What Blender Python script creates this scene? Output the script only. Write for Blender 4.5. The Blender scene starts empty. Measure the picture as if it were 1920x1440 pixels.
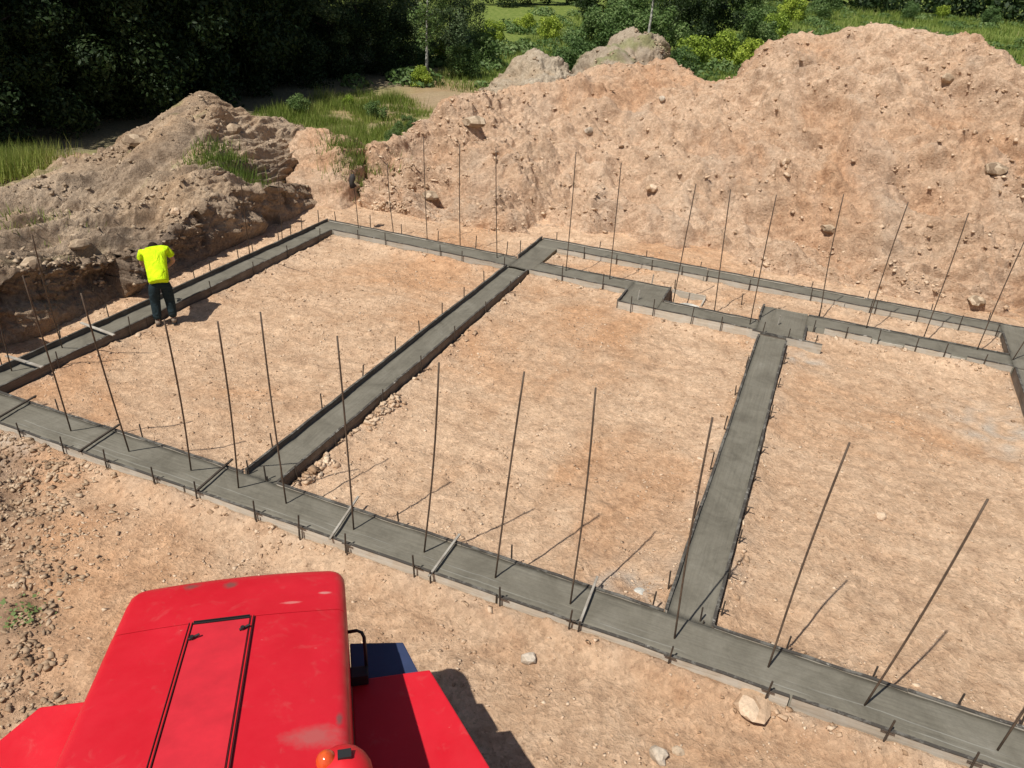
import bpy, bmesh, math, random
import numpy as np
from mathutils import Vector, Matrix
rad = math.radians
sc = bpy.context.scene
col = sc.collection

# ------------------------------------------------------------------ camera
CAMZ = 6.57
FPX = 1464.6
PITCH, ROLL, YAW = 0.51014996, 0.06178406, -0.36662894
def _basis():
    cy, sy = math.cos(YAW), math.sin(YAW)
    f = Vector((sy*math.cos(PITCH), cy*math.cos(PITCH), -math.sin(PITCH)))
    r = Vector((cy, -sy, 0)); u = r.cross(f)
    c, s = math.cos(ROLL), math.sin(ROLL)
    return c*r + s*u, -s*r + c*u, f
CR, CU, CF = _basis()
cam_d = bpy.data.cameras.new('camera'); cam = bpy.data.objects.new('camera', cam_d); col.objects.link(cam)
cam.matrix_world = Matrix(((CR.x, CU.x, -CF.x, 0), (CR.y, CU.y, -CF.y, 0), (CR.z, CU.z, -CF.z, CAMZ), (0, 0, 0, 1)))
cam_d.sensor_width = 36; cam_d.lens = FPX/1920*36; cam_d.clip_start = 0.05; cam_d.clip_end = 3000
sc.camera = cam
sc.render.resolution_x = 1024; sc.render.resolution_y = 768

# ------------------------------------------------------------------ light
SUN_EL = 58.3
SH = Vector((0.36, 0.933, 0)).normalized()          # way the shadows fall
sunvec = Vector((-SH.x*math.cos(rad(SUN_EL)), -SH.y*math.cos(rad(SUN_EL)), math.sin(rad(SUN_EL))))
w = bpy.data.worlds.new("World"); sc.world = w; w.use_nodes = True
nt = w.node_tree
sky = nt.nodes.new('ShaderNodeTexSky'); sky.sky_type = 'NISHITA'; sky.sun_disc = False
sky.sun_elevation = rad(SUN_EL); sky.sun_rotation = math.atan2(sunvec.x, sunvec.y)
sky.dust_density = 1.5; sky.air_density = 1.0
bg = nt.nodes['Background']; bg.inputs['Strength'].default_value = 0.06
nt.links.new(sky.outputs[0], bg.inputs[0])
sd = bpy.data.lights.new('sun', 'SUN'); sd.energy = 4.9; sd.angle = rad(0.53); sd.color = (1.0, 0.96, 0.88)
so = bpy.data.objects.new('sun', sd); col.objects.link(so)
so.rotation_euler = sunvec.to_track_quat('Z', 'Y').to_euler(); so.location = sunvec*60
vs = sc.view_settings
vs.view_transform = 'Standard'; vs.look = 'None'; vs.gamma = 1; vs.exposure = 0.0; vs.use_curve_mapping = False

rng = np.random.default_rng(7); random.seed(7)

# ------------------------------------------------------------------ survey helper: photo pixel (1920x1440) -> real point at a height
def ray(u, v):
    return ((u-960)/FPX)*CR + (-(v-720)/FPX)*CU + CF
def at(u, v, z=0.0):
    d = ray(u, v); return Vector((0, 0, CAMZ)) + d*((z-CAMZ)/d.z)
def far(u, v, dist):
    d = ray(u, v); return Vector((0, 0, CAMZ)) + d*(dist/math.hypot(d.x, d.y))

# ------------------------------------------------------------------ noise in numpy
def _h(ix, iy, s):
    n = (ix.astype(np.int64)*374761393 + iy.astype(np.int64)*668265263 + s*974634777) & 0xffffffff
    n = ((n ^ (n >> 13))*1274126177) & 0xffffffff
    n = ((n ^ (n >> 16))*2246822519) & 0xffffffff
    return ((n ^ (n >> 15)) & 0xffffff)/float(0xffffff)
def gn(x, y, s=0):
    xi = np.floor(x); yi = np.floor(y); fx = x-xi; fy = y-yi
    ux = fx*fx*fx*(fx*(fx*6-15)+10); uy = fy*fy*fy*(fy*(fy*6-15)+10)
    def g(dx, dy):
        a = _h(xi+dx, yi+dy, s)*2*np.pi
        return np.cos(a)*(fx-dx)+np.sin(a)*(fy-dy)
    a = g(0, 0)*(1-ux)+g(1, 0)*ux; b = g(0, 1)*(1-ux)+g(1, 1)*ux
    return (a*(1-uy)+b*uy)*1.5
def fbm(x, y, o=4, s=0, l=2.1, g=0.5):
    r = np.zeros_like(x); a = 1.0; f = 1.0
    for k in range(o):
        r += a*gn(x*f+k*17.3, y*f-k*9.1, s+k); a *= g; f *= l
    return r
def clods(x, y, cell, s=0, dens=0.6, rmin=.25, rmax=.6):
    """bumps like lumps of soil lying on a surface; returns 0..rmax"""
    X = x/cell; Y = y/cell; xi = np.floor(X); yi = np.floor(Y); out = np.zeros_like(x)
    for dx in (-1, 0, 1):
        for dy in (-1, 0, 1):
            cx = xi+dx; cy = yi+dy
            px = cx+_h(cx, cy, s); py = cy+_h(cx, cy, s+5)
            r = (rmin+(rmax-rmin)*_h(cx, cy, s+9)**2)*(_h(cx, cy, s+13) < dens)
            ang = _h(cx, cy, s+17)*6.28; ca = np.cos(ang); sa = np.sin(ang)
            ax = (X-px)*ca+(Y-py)*sa; ay = (-(X-px)*sa+(Y-py)*ca)*1.5
            d = np.sqrt(ax*ax+ay*ay+.2*ax*np.abs(ay))
            out = np.maximum(out, np.minimum((r-d)*1.6, r*.8))
    return np.maximum(out, 0)*cell
def sstep(a, b, x):
    t = np.clip((x-a)/(b-a), 0, 1); return t*t*(3-2*t)

# ------------------------------------------------------------------ object helpers
def mesh_np(name, V, F, mat=None, smooth=False, cols=None, mats=None, midx=None):
    me = bpy.data.meshes.new(name); V = np.asarray(V, dtype=np.float32); F = np.asarray(F, dtype=np.int32)
    k = F.shape[1]
    me.vertices.add(len(V)); me.vertices.foreach_set('co', V.ravel())
    me.loops.add(F.size); me.loops.foreach_set('vertex_index', F.ravel())
    me.polygons.add(len(F)); me.polygons.foreach_set('loop_start', np.arange(0, F.size, k, dtype=np.int32))
    if smooth: me.polygons.foreach_set('use_smooth', np.ones(len(F), dtype=bool))
    if cols is not None:
        ca = me.color_attributes.new('tint', 'FLOAT_COLOR', 'POINT')
        ca.data.foreach_set('color', np.asarray(cols, dtype=np.float32).ravel())
    if mat: me.materials.append(mat)
    me.update(calc_edges=True); me.validate()
    return me
def obj_np(name, V, F, mat, parent=None, **kw):
    o = bpy.data.objects.new(name, mesh_np(name, V, F, mat, **kw)); col.objects.link(o)
    if parent: o.parent = parent
    return o
class MB:
    def __init__(s): s.v = []; s.f = []; s.m = []
    def add(s, vs, fs, mi=0):
        b = len(s.v); s.v += [tuple(v) for v in vs]; s.f += [tuple(b+i for i in f) for f in fs]; s.m += [mi]*len(fs)
    def box(s, c, d, rz=0, mi=0, tilt=None):
        hx, hy, hz = d[0]/2, d[1]/2, d[2]/2; M = Matrix.Rotation(rz, 3, 'Z')
        if tilt: M = M @ tilt
        P = [Vector(c)+M @ Vector((x*hx, y*hy, z*hz)) for z in (-1, 1) for x, y in ((-1, -1), (1, -1), (1, 1), (-1, 1))]
        s.add(P, [(3, 2, 1, 0), (4, 5, 6, 7), (0, 1, 5, 4), (1, 2, 6, 5), (2, 3, 7, 6), (3, 0, 4, 7)], mi)
    def tube(s, pts, r, n=8, mi=0, cap=True):
        pts = [Vector(p) for p in pts]; rs = r if isinstance(r, (list, tuple)) else [r]*len(pts)
        base = len(s.v)
        for i, p in enumerate(pts):
            t = (pts[min(i+1, len(pts)-1)]-pts[max(i-1, 0)]).normalized()
            a = Vector((1, 0, 0)) if abs(t.x) < .8 else Vector((0, 1, 0))
            e1 = t.cross(a).normalized(); e2 = t.cross(e1)
            for k in range(n):
                q = 2*math.pi*k/n; s.v.append(tuple(p+rs[i]*(math.cos(q)*e1+math.sin(q)*e2)))
        for i in range(len(pts)-1):
            for k in range(n):
                a = base+i*n+k; b = base+i*n+(k+1) % n
                s.f.append((a, b, b+n, a+n)); s.m.append(mi)
        if cap:
            s.f.append(tuple(base+k for k in range(n))[::-1]); s.m.append(mi)
            e = base+(len(pts)-1)*n; s.f.append(tuple(e+k for k in range(n))); s.m.append(mi)
    def build(s, name, mats, parent=None, smooth=False, bevel=0, loc=None):
        me = bpy.data.meshes.new(name); me.from_pydata(s.v, [], s.f)
        for m in (mats if isinstance(mats, (list, tuple)) else [mats]): me.materials.append(m)
        me.polygons.foreach_set('material_index', s.m)
        if smooth: me.polygons.foreach_set('use_smooth', [True]*len(s.f))
        bm = bmesh.new(); bm.from_mesh(me); bmesh.ops.recalc_face_normals(bm, faces=bm.faces)
        if bevel: bmesh.ops.bevel(bm, geom=list(bm.edges), offset=bevel, segments=2, affect='EDGES', profile=.6)
        bm.to_mesh(me); bm.free(); me.update()
        o = bpy.data.objects.new(name, me); col.objects.link(o)
        if parent: o.parent = parent
        if loc is not None: o.location = loc
        return o
def tag(o, label=None, cat=None, group=None, kind=None):
    if label: o['label'] = label
    if cat: o['category'] = cat
    if group: o['group'] = group
    if kind: o['kind'] = kind
    return o
def empty(name, loc, rz=0):
    o = bpy.data.objects.new(name, None); o.location = loc; o.rotation_euler = (0, 0, rz); col.objects.link(o); o.empty_display_size = .2
    return o
ORD = ['first', 'second', 'third', 'fourth', 'fifth', 'sixth', 'seventh', 'eighth', 'ninth', 'tenth', 'eleventh', 'twelfth', 'thirteenth',
       'fourteenth', 'fifteenth', 'sixteenth', 'seventeenth', 'eighteenth', 'nineteenth', 'twentieth', 'twenty-first', 'twenty-second']

# ------------------------------------------------------------------ materials
def new_mat(name):
    m = bpy.data.materials.new(name); m.use_nodes = True; n = m.node_tree
    return m, n, n.nodes['Principled BSDF']
def N(n, t, **kw):
    x = n.nodes.new(t)
    for k, v in kw.items():
        if k in x.inputs: x.inputs[k].default_value = v
        else: setattr(x, k, v)
    return x
def ramp(n, src, stops):
    r = n.nodes.new('ShaderNodeValToRGB'); e = r.color_ramp.elements
    while len(e) > 1: e.remove(e[-1])
    e[0].position = stops[0][0]; e[0].color = (*stops[0][1], 1)
    for p, c in stops[1:]:
        k = e.new(p); k.color = (*c, 1)
    n.links.new(src, r.inputs[0]); return r.outputs[0]
def noise(n, scale, detail=6, rough=.6, vec=None, dist=0):
    x = N(n, 'ShaderNodeTexNoise'); x.inputs['Scale'].default_value = scale; x.inputs['Detail'].default_value = detail
    x.inputs['Roughness'].default_value = rough; x.inputs['Distortion'].default_value = dist
    n.links.new(vec if vec else pos(n), x.inputs['Vector']); return x.outputs['Fac']
def pos(n):
    for x in n.nodes:
        if x.name == 'GEO': return x.outputs['Position']
    x = n.nodes.new('ShaderNodeNewGeometry'); x.name = 'GEO'; return x.outputs['Position']
def mix(n, a, b, fac, mode='MIX'):
    m = n.nodes.new('ShaderNodeMix'); m.data_type = 'RGBA'; m.blend_type = mode
    for s, v in ((m.inputs[0], fac), (m.inputs[6], a), (m.inputs[7], b)):
        if hasattr(v, 'is_linked'): n.links.new(v, s)
        elif isinstance(v, (int, float)): s.default_value = v
        else: s.default_value = (*v, 1)
    return m.outputs[2]
def bump(n, h, strength, dist, prev=None):
    b = n.nodes.new('ShaderNodeBump'); b.inputs['Strength'].default_value = strength; b.inputs['Distance'].default_value = dist
    n.links.new(h, b.inputs['Height'])
    if prev: n.links.new(prev, b.inputs['Normal'])
    return b.outputs[0]

def soil_color(n, light, mid, dark, sc_=1.0, red=(.98, .90, .82)):
    big = noise(n, .35*sc_, 5, .55); midn = noise(n, 3.4*sc_, 9, .74, dist=.5); fine = noise(n, 15*sc_, 9, .80)
    c = ramp(n, midn, [(.30, dark), (.46, mid), (.62, light)])
    c2 = ramp(n, big, [(.35, mid), (.65, light)])
    c = mix(n, c, c2, .4)
    zone = ramp(n, noise(n, .22*sc_, 6, .62, dist=.6), [(.40, (1.10, 1.12, 1.14)), (.50, (1, 1, 1)), (.62, red)])
    c = mix(n, c, zone, 1, 'MULTIPLY')
    f = ramp(n, fine, [(.30, (.52, .46, .42)), (.44, (.95, .94, .93)), (.58, (1.03, 1.03, 1.02)), (.72, (1.25, 1.25, 1.25))])
    c = mix(n, c, f, 1.0, 'MULTIPLY')
    v = N(n, 'ShaderNodeTexVoronoi'); v.inputs['Scale'].default_value = 19*sc_; dm = N(n, 'ShaderNodeMix'); dm.data_type = 'VECTOR'; dn = N(n, 'ShaderNodeTexNoise'); dn.inputs['Scale'].default_value = 9; dn.inputs['Detail'].default_value = 5; n.links.new(pos(n), dn.inputs['Vector'])
    va = N(n, 'ShaderNodeVectorMath', operation='MULTIPLY_ADD'); n.links.new(dn.outputs['Color'], va.inputs[0]); va.inputs[1].default_value = (.16, .16, .16); n.links.new(pos(n), va.inputs[2]); n.nodes.remove(dm)
    n.links.new(va.outputs[0], v.inputs['Vector'])
    vv = ramp(n, v.outputs['Color'], [(.1, (.72, .70, .68)), (.9, (1.26, 1.26, 1.26))])
    c = mix(n, c, vv, .6, 'MULTIPLY')
    return c, fine, v.outputs['Distance'], midn
def soil_mat(name, light, mid, dark, tint=False, bs=1.0, red=(.98, .90, .82)):
    m, n, p = new_mat(name)
    c, fine, vd, mm = soil_color(n, light, mid, dark, red=red)
    if tint:                      # 'tint' attribute: r = plant cover, g = darker organic soil, b = pale cement dust
        a = n.nodes.new('ShaderNodeVertexColor'); a.layer_name = 'tint'
        s = n.nodes.new('ShaderNodeSeparateColor'); n.links.new(a.outputs[0], s.inputs[0])
        g1 = noise(n, 3.0, 7, .7)
        green = ramp(n, g1, [(.3, (.07, .11, .02)), (.5, (.16, .21, .045)), (.7, (.27, .28, .09))])
        humus = ramp(n, fine, [(.3, (.09, .065, .045)), (.5, (.23, .17, .125)), (.7, (.36, .28, .21))])
        cem = ramp(n, fine, [(.3, (.36, .32, .27)), (.6, (.56, .52, .45))])
        gr = ramp(n, noise(n, 1.1, 6, .7), [(.35, (0, 0, 0)), (.6, (1, 1, 1))])
        c = mix(n, c, humus, s.outputs[1])
        c = mix(n, c, cem, s.outputs[2])
        c = mix(n, c, green, s.outputs[0])
    n.links.new(c, p.inputs['Base Color']); p.inputs['Roughness'].default_value = .97
    p.inputs['Specular IOR Level'].default_value = .15
    b = bump(n, fine, .75*bs, .04); b = bump(n, vd, .35*bs, .03, b); b = bump(n, noise(n, 45, 4, .7), .4*bs, .01, b)
    n.links.new(b, p.inputs['Normal'])
    return m
M = {}
M['soil'] = soil_mat('tan_soil', (.685, .485, .328), (.545, .36, .23), (.32, .185, .112), tint=True, bs=1.2, red=(.96, .84, .74))
M['heap'] = soil_mat('heap_soil', (.68, .495, .35), (.545, .37, .25), (.33, .20, .125), tint=True, bs=1.7, red=(.97, .87, .79))
M['bank'] = soil_mat('bank_soil', (.60, .465, .335), (.455, .335, .23), (.26, .18, .12), tint=True, bs=1.6)
M['greyheap'] = soil_mat('grey_soil', (.52, .44, .34), (.41, .335, .25), (.24, .18, .13), tint=True, bs=1.5)
def clod_mat(name, a, b, c):
    m, n, p = new_mat(name)
    v = N(n, 'ShaderNodeTexVoronoi'); v.inputs['Scale'].default_value = 6; n.links.new(pos(n), v.inputs['Vector'])
    cc = ramp(n, v.outputs['Color'], [(.15, c), (.5, b), (.85, a)])
    f = ramp(n, noise(n, 30, 5, .7), [(.3, (.7, .7, .7)), (.7, (1.15, 1.15, 1.15))])
    n.links.new(mix(n, cc, f, 1, 'MULTIPLY'), p.inputs['Base Color']); p.inputs['Roughness'].default_value = .95
    p.inputs['Specular IOR Level'].default_value = .15
    n.links.new(bump(n, noise(n, 60, 4, .7), .5, .01), p.inputs['Normal']); return m
M['clod'] = clod_mat('clod_tan', (.74, .57, .41), (.58, .41, .275), (.38, .245, .15))
M['clod_grey'] = clod_mat('clod_grey', (.54, .42, .30), (.40, .30, .205), (.22, .155, .105))
M['clod_mix'] = clod_mat('clod_brown', (.60, .45, .31), (.45, .32, .21), (.27, .18, .115))
M['stone'] = clod_mat('pale_stone', (.68, .6, .5), (.56, .47, .37), (.42, .34, .26))
M['cement_lump'] = clod_mat('pale_cement', (.62, .60, .54), (.5, .48, .43), (.38, .36, .32))

def concrete(lines=()):
    m, n, p = new_mat('fresh_concrete')
    tc = n.nodes.new('ShaderNodeTexCoord'); uv = n.nodes.new('ShaderNodeUVMap')
    mp = N(n, 'ShaderNodeMapping'); mp.inputs['Scale'].default_value = (.6, 14, 14); n.links.new(uv.outputs[0], mp.inputs[0])
    st = noise(n, 2.2, 4, .6, vec=mp.outputs[0]); bl = noise(n, 1.7, 8, .68, dist=.8); fi = noise(n, 22, 6, .7)
    c = ramp(n, bl, [(.3, (.130, .118, .093)), (.5, (.176, .161, .128)), (.62, (.197, .181, .146)), (.75, (.245, .228, .19))])
    c = mix(n, c, ramp(n, st, [(.3, (.82, .82, .82)), (.5, (1, 1, 1)), (.66, (1.05, 1.05, 1.04)), (.74, (1.4, 1.4, 1.38))]), .8, 'MULTIPLY')
    c = mix(n, c, ramp(n, fi, [(.3, (.88, .88, .88)), (.7, (1.1, 1.1, 1.1))]), .7, 'MULTIPLY')
    su = n.nodes.new('ShaderNodeSeparateXYZ'); n.links.new(uv.outputs[0], su.inputs[0])
    wn = N(n, 'ShaderNodeMath', operation='MULTIPLY_ADD'); n.links.new(noise(n, .9, 3, .5), wn.inputs[0]); wn.inputs[1].default_value = .06; n.links.new(su.outputs[1], wn.inputs[2])
    for yy in lines:
        ab = N(n, 'ShaderNodeMath', operation='SUBTRACT'); n.links.new(wn.outputs[0], ab.inputs[0]); ab.inputs[1].default_value = yy
        a2 = N(n, 'ShaderNodeMath', operation='ABSOLUTE'); n.links.new(ab.outputs[0], a2.inputs[0])
        k = ramp(n, a2.outputs[0], [(.0035, (1, 1, 1)), (.0085, (0, 0, 0))]); g2 = ramp(n, noise(n, .45+yy, 3, .6), [(.47, (0, 0, 0)), (.55, (.5, .5, .5))])
        c = mix(n, c, (.33, .32, .285), mix(n, k, g2, 1, 'MULTIPLY'))
    n.links.new(c, p.inputs['Base Color'])
    n.links.new(ramp(n, bl, [(.3, (.5, .5, .5)), (.7, (.8, .8, .8))]), p.inputs['Roughness']); p.inputs['Specular IOR Level'].default_value = .12
    b = bump(n, st, .45, .012); b = bump(n, bl, .3, .03, b); b = bump(n, fi, .4, .008, b); n.links.new(b, p.inputs['Normal'])
    return m
M['conc'] = concrete(); M['conc_lined'] = concrete((.14, .235))
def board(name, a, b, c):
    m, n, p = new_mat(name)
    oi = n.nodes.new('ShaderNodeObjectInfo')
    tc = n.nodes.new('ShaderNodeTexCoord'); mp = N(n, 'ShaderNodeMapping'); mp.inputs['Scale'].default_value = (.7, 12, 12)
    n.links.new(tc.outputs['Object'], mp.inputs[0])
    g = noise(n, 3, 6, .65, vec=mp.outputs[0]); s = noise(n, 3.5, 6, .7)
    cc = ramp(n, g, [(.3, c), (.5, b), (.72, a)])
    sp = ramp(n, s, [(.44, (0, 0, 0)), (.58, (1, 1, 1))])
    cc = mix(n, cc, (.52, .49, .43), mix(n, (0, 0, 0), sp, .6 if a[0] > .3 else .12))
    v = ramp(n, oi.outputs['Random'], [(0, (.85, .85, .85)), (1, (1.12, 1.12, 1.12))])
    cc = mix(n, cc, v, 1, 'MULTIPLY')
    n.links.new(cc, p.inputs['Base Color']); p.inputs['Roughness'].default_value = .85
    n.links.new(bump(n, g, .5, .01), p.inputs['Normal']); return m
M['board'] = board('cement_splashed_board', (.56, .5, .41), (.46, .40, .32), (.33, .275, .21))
M['board_shaded'] = board('shade_darkened_board', (.19, .15, .115), (.13, .10, .075), (.08, .06, .045))  # darker copy of the board: shade of the sunless sides painted into the colour
def edge_mat():
    m, n, p = new_mat('slurry_smeared_edge')
    k = ramp(n, noise(n, 4.5, 8, .75), [(.50, (0, 0, 0)), (.58, (1, 1, 1))])
    k2 = ramp(n, noise(n, 7, 8, .75), [(.60, (0, 0, 0)), (.66, (1, 1, 1))])
    c = mix(n, (.06, .052, .043), (.15, .14, .12), k); c = mix(n, c, (.42, .39, .34), k2)
    n.links.new(c, p.inputs['Base Color']); p.inputs['Roughness'].default_value = .85; return m
M['board_edge'] = edge_mat()
M['lath'] = board('pale_lath', (.42, .37, .31), (.33, .29, .24), (.22, .19, .15))
def rust(name, a, b):
    m, n, p = new_mat(name)
    c = ramp(n, noise(n, 9, 5, .7), [(.35, a), (.65, b)])
    n.links.new(c, p.inputs['Base Color']); p.inputs['Roughness'].default_value = .75; p.inputs['Metallic'].default_value = .25; return m
M['rebar'] = rust('rusty_rebar', (.075, .052, .036), (.14, .098, .068))
M['stake'] = rust('dark_stake', (.05, .038, .03), (.09, .068, .05))
def simple(name, c, rough=.6, metal=0, spec=.4):
    m, n, p = new_mat(name); p.inputs['Base Color'].default_value = (*c, 1); p.inputs['Roughness'].default_value = rough
    p.inputs['Metallic'].default_value = metal; p.inputs['Specular IOR Level'].default_value = spec
    f = ramp(n, noise(n, 5, 5, .6), [(.3, tuple(x*.9 for x in c)), (.7, tuple(min(1, x*1.15) for x in c))]); n.links.new(f, p.inputs['Base Color'])
    return m
def red_paint():
    m, n, p = new_mat('worn_red_paint')
    base = ramp(n, noise(n, 2.1, 5, .6), [(.3, (.56, .010, .020)), (.7, (.64, .016, .030))])
    dust = ramp(n, noise(n, 5, 8, .72, dist=.8), [(.56, (0, 0, 0)), (.78, (.26, .26, .26))])
    c = mix(n, base, (.52, .20, .17), dust)
    tc = n.nodes.new('ShaderNodeTexCoord'); mp = N(n, 'ShaderNodeMapping'); mp.inputs['Scale'].default_value = (2.2, 9, 2); mp.inputs['Rotation'].default_value = (0, 0, .25)
    n.links.new(tc.outputs['Object'], mp.inputs[0])
    sc_ = ramp(n, noise(n, 2.6, 9, .62, vec=mp.outputs[0]), [(.70, (0, 0, 0)), (.725, (.7, .7, .7))])
    c = mix(n, c, (.74, .33, .31), sc_)
    # shaped wear marks of its own: two rusty bald patches near the nose, greasy smear by the beacon
    sep = n.nodes.new('ShaderNodeSeparateXYZ'); n.links.new(tc.outputs['Object'], sep.inputs[0])
    def spot(cx, cy, rx, ry, colr, soft=.35, nz=7, amp=.9):
        a = N(n, 'ShaderNodeMath', operation='SUBTRACT'); n.links.new(sep.outputs[0], a.inputs[0]); a.inputs[1].default_value = cx
        b = N(n, 'ShaderNodeMath', operation='SUBTRACT'); n.links.new(sep.outputs[1], b.inputs[0]); b.inputs[1].default_value = cy
        a2 = N(n, 'ShaderNodeMath', operation='DIVIDE'); n.links.new(a.outputs[0], a2.inputs[0]); a2.inputs[1].default_value = rx
        b2 = N(n, 'ShaderNodeMath', operation='DIVIDE'); n.links.new(b.outputs[0], b2.inputs[0]); b2.inputs[1].default_value = ry
        cb = n.nodes.new('ShaderNodeCombineXYZ'); n.links.new(a2.outputs[0], cb.inputs[0]); n.links.new(b2.outputs[0], cb.inputs[1])
        l = N(n, 'ShaderNodeVectorMath', operation='LENGTH'); n.links.new(cb.outputs[0], l.inputs[0])
        nn = N(n, 'ShaderNodeMath', operation='MULTIPLY_ADD'); n.links.new(noise(n, nz, 6, .7), nn.inputs[0]); nn.inputs[1].default_value = amp; n.links.new(l.outputs[1], nn.inputs[2])
        k = ramp(n, nn.outputs[0], [(1.0-soft if 1.0-soft > 0 else 0, (1, 1, 1)), (1.0, (0, 0, 0))])
        return k, colr
    for args in ((-.32, 1.62, .13, .09, (.14, .085, .07)), (-.04, 1.575, .12, .10, (.14, .09, .075)), (.63, 1.36, .10, .035, (.62, .30, .27)), (.40, 1.26, .16, .035, (.64, .22, .20)),  (.58, -.10, .34, .20, (.42, .12, .11)), (.715, .02, .045, .12, (.13, .09, .08))):
        k, cr = spot(*args); c = mix(n, c, cr, mix(n, (0, 0, 0), k, .75))
    n.links.new(c, p.inputs['Base Color'])
    n.links.new(ramp(n, noise(n, 6, 5, .6), [(.3, (.38, .38, .38)), (.7, (.6, .6, .6))]), p.inputs['Roughness'])
    p.inputs['Specular IOR Level'].default_value = .4
    n.links.new(bump(n, noise(n, 3, 3, .5), .12, .02), p.inputs['Normal'])
    return m
M['red'] = red_paint()
M['red_plain'] = simple('red_paint', (.60, .016, .024), .5)
M['red_pale'] = simple('faded_red_paint', (.60, .024, .038), .55)
M['navy'] = simple('navy_paint', (.035, .05, .11), .45)
M['black'] = simple('black_steel', (.02, .02, .02), .5)
M['rubber'] = simple('tyre_rubber', (.018, .018, .018), .8)
M['grey_dark'] = simple('dark_grime', (.04, .035, .032), .8)

# ------------------------------------------------------------------ ground: one sheet to the horizon
def lines(a, b, step, out):
    core = np.arange(a, b+1e-6, step); g = [step]; 
    while sum(g) < out: g.append(g[-1]*1.14)
    g = np.cumsum(g)
    return np.concatenate([(a-g)[::-1], core, b+g])
gx = lines(-15.0, 6.4, .042, 420); gy = lines(2.2, 20.5, .042, 420)
GX, GY = np.meshgrid(gx, gy)
BEAMS = [(-14, 9, 6.03, 6.60), (-11.50, -10.99, 6.60, 16.22), (-6.28, -5.79, 6.6, 15.62), (-.54, -.05, 6.6, 14.8), (-11.5, -5.7, 15.62, 16.22),
         (-6.25, -5.72, 16.2, 17.83), (-5.7, -2.65, 15.62, 16.2), (-3.42, -2.65, 14.9, 15.62), (-2.65, -.6, 14.85, 15.4), (-.62, .25, 14.8, 16.25), (.25, 4.0, 15.62, 16.23),
         (-6.25, 4.55, 17.3, 17.83), (4.0, 4.55, 6.6, 17.3)]
def beam_dist(x, y):
    d = np.full(x.shape, 9.0)
    for a, b, c, e in BEAMS:
        dx = np.maximum(np.maximum(a-x, x-b), 0); dy = np.maximum(np.maximum(c-y, y-e), 0)
        d = np.minimum(d, np.hypot(dx, dy))
    return d
def gheight(x, y):
    R = np.hypot(x, y)
    z = .035*fbm(x*.45, y*.45, 3, 3)+.022*fbm(x*1.7, y*1.7, 4, 11)+.010*fbm(x*7, y*7, 3, 21)
    rough = sstep(-.25, .55, fbm(x*.55+3, y*.55, 3, 31))
    z += (.25+.9*rough)*(.30*clods(x, y, .30, 41, .35)+.35*clods(x, y, .13, 43, .5))
    # rubble shoved up against the forms
    z += .014*gn(x*.45, y*2.6, 13)+.010*gn(x*1.1+y*.4, y*5.5, 14)
    tr = sstep(6.0, 5.5, y)*sstep(1.5, 3, y); ang = x*.93+y*.36; z += tr*(.018*np.maximum(0, np.sin((y-.12*x+.1*gn(x*.5, y*.5, 6))*9))*sstep(-.1, .3, gn(x*.35, y*.5, 16)))
    bd = beam_dist(x, y)
    edge = np.exp(-((bd-.16)/.10)**2)*sstep(-.2, .5, fbm(x*1.1, y*1.1, 2, 77))
    z += edge*(.02+.55*clods(x, y, .16, 61, .8))
    # churned soil, bottom left of the site, with wheel ruts
    dl = sstep(0, 1.6, (-x-7.0)-(y-4.6)*.9+.6*gn(x*.8, y*.8, 5))*sstep(6.0, 5.2, y)
    z += dl*(.12*fbm(x*1.2, y*1.2, 4, 7)+.7*clods(x, y, .20, 71, .8)+.8*clods(x, y, .10, 73, .9)+.5*clods(x, y, .055, 74, .9))
    u = (x+8.4)*.62+(y-4.0)*.78; v = -(x+8.4)*.78+(y-4.0)*.62
    for off in (-.2, .75):
        rr = np.abs(v-off+.12*gn(u*1.3, v*0, 9))
        z -= dl*.20*np.exp(-(rr/.10)**2)*sstep(-.35, .1, gn(u*.7, v*0+off, 12))
    z = z*(R < 70)
    z += 1.6*sstep(45, 120, R)+.15*sstep(25, 60, R)*fbm(x*.08, y*.08, 3, 91)
    z += .07*(R < 70)+.055*np.exp(-(bd/.22)**2)+.07*np.exp(-(np.maximum(6.0-y, 0)/.28)**2)*(y < 6.3)+.05*np.exp(-(np.maximum(15.58-y, 0)/.3)**2)*(bd < .8)*(y > 14)
    z = np.where((x > -2.62) & (x < -1.90) & (y > 15.42) & (y < 16.18), -.06, z)
    z = np.where(bd <= 0.03, np.minimum(z, .06), z)
    return z-.02
GZ = gheight(GX, GY)
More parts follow.
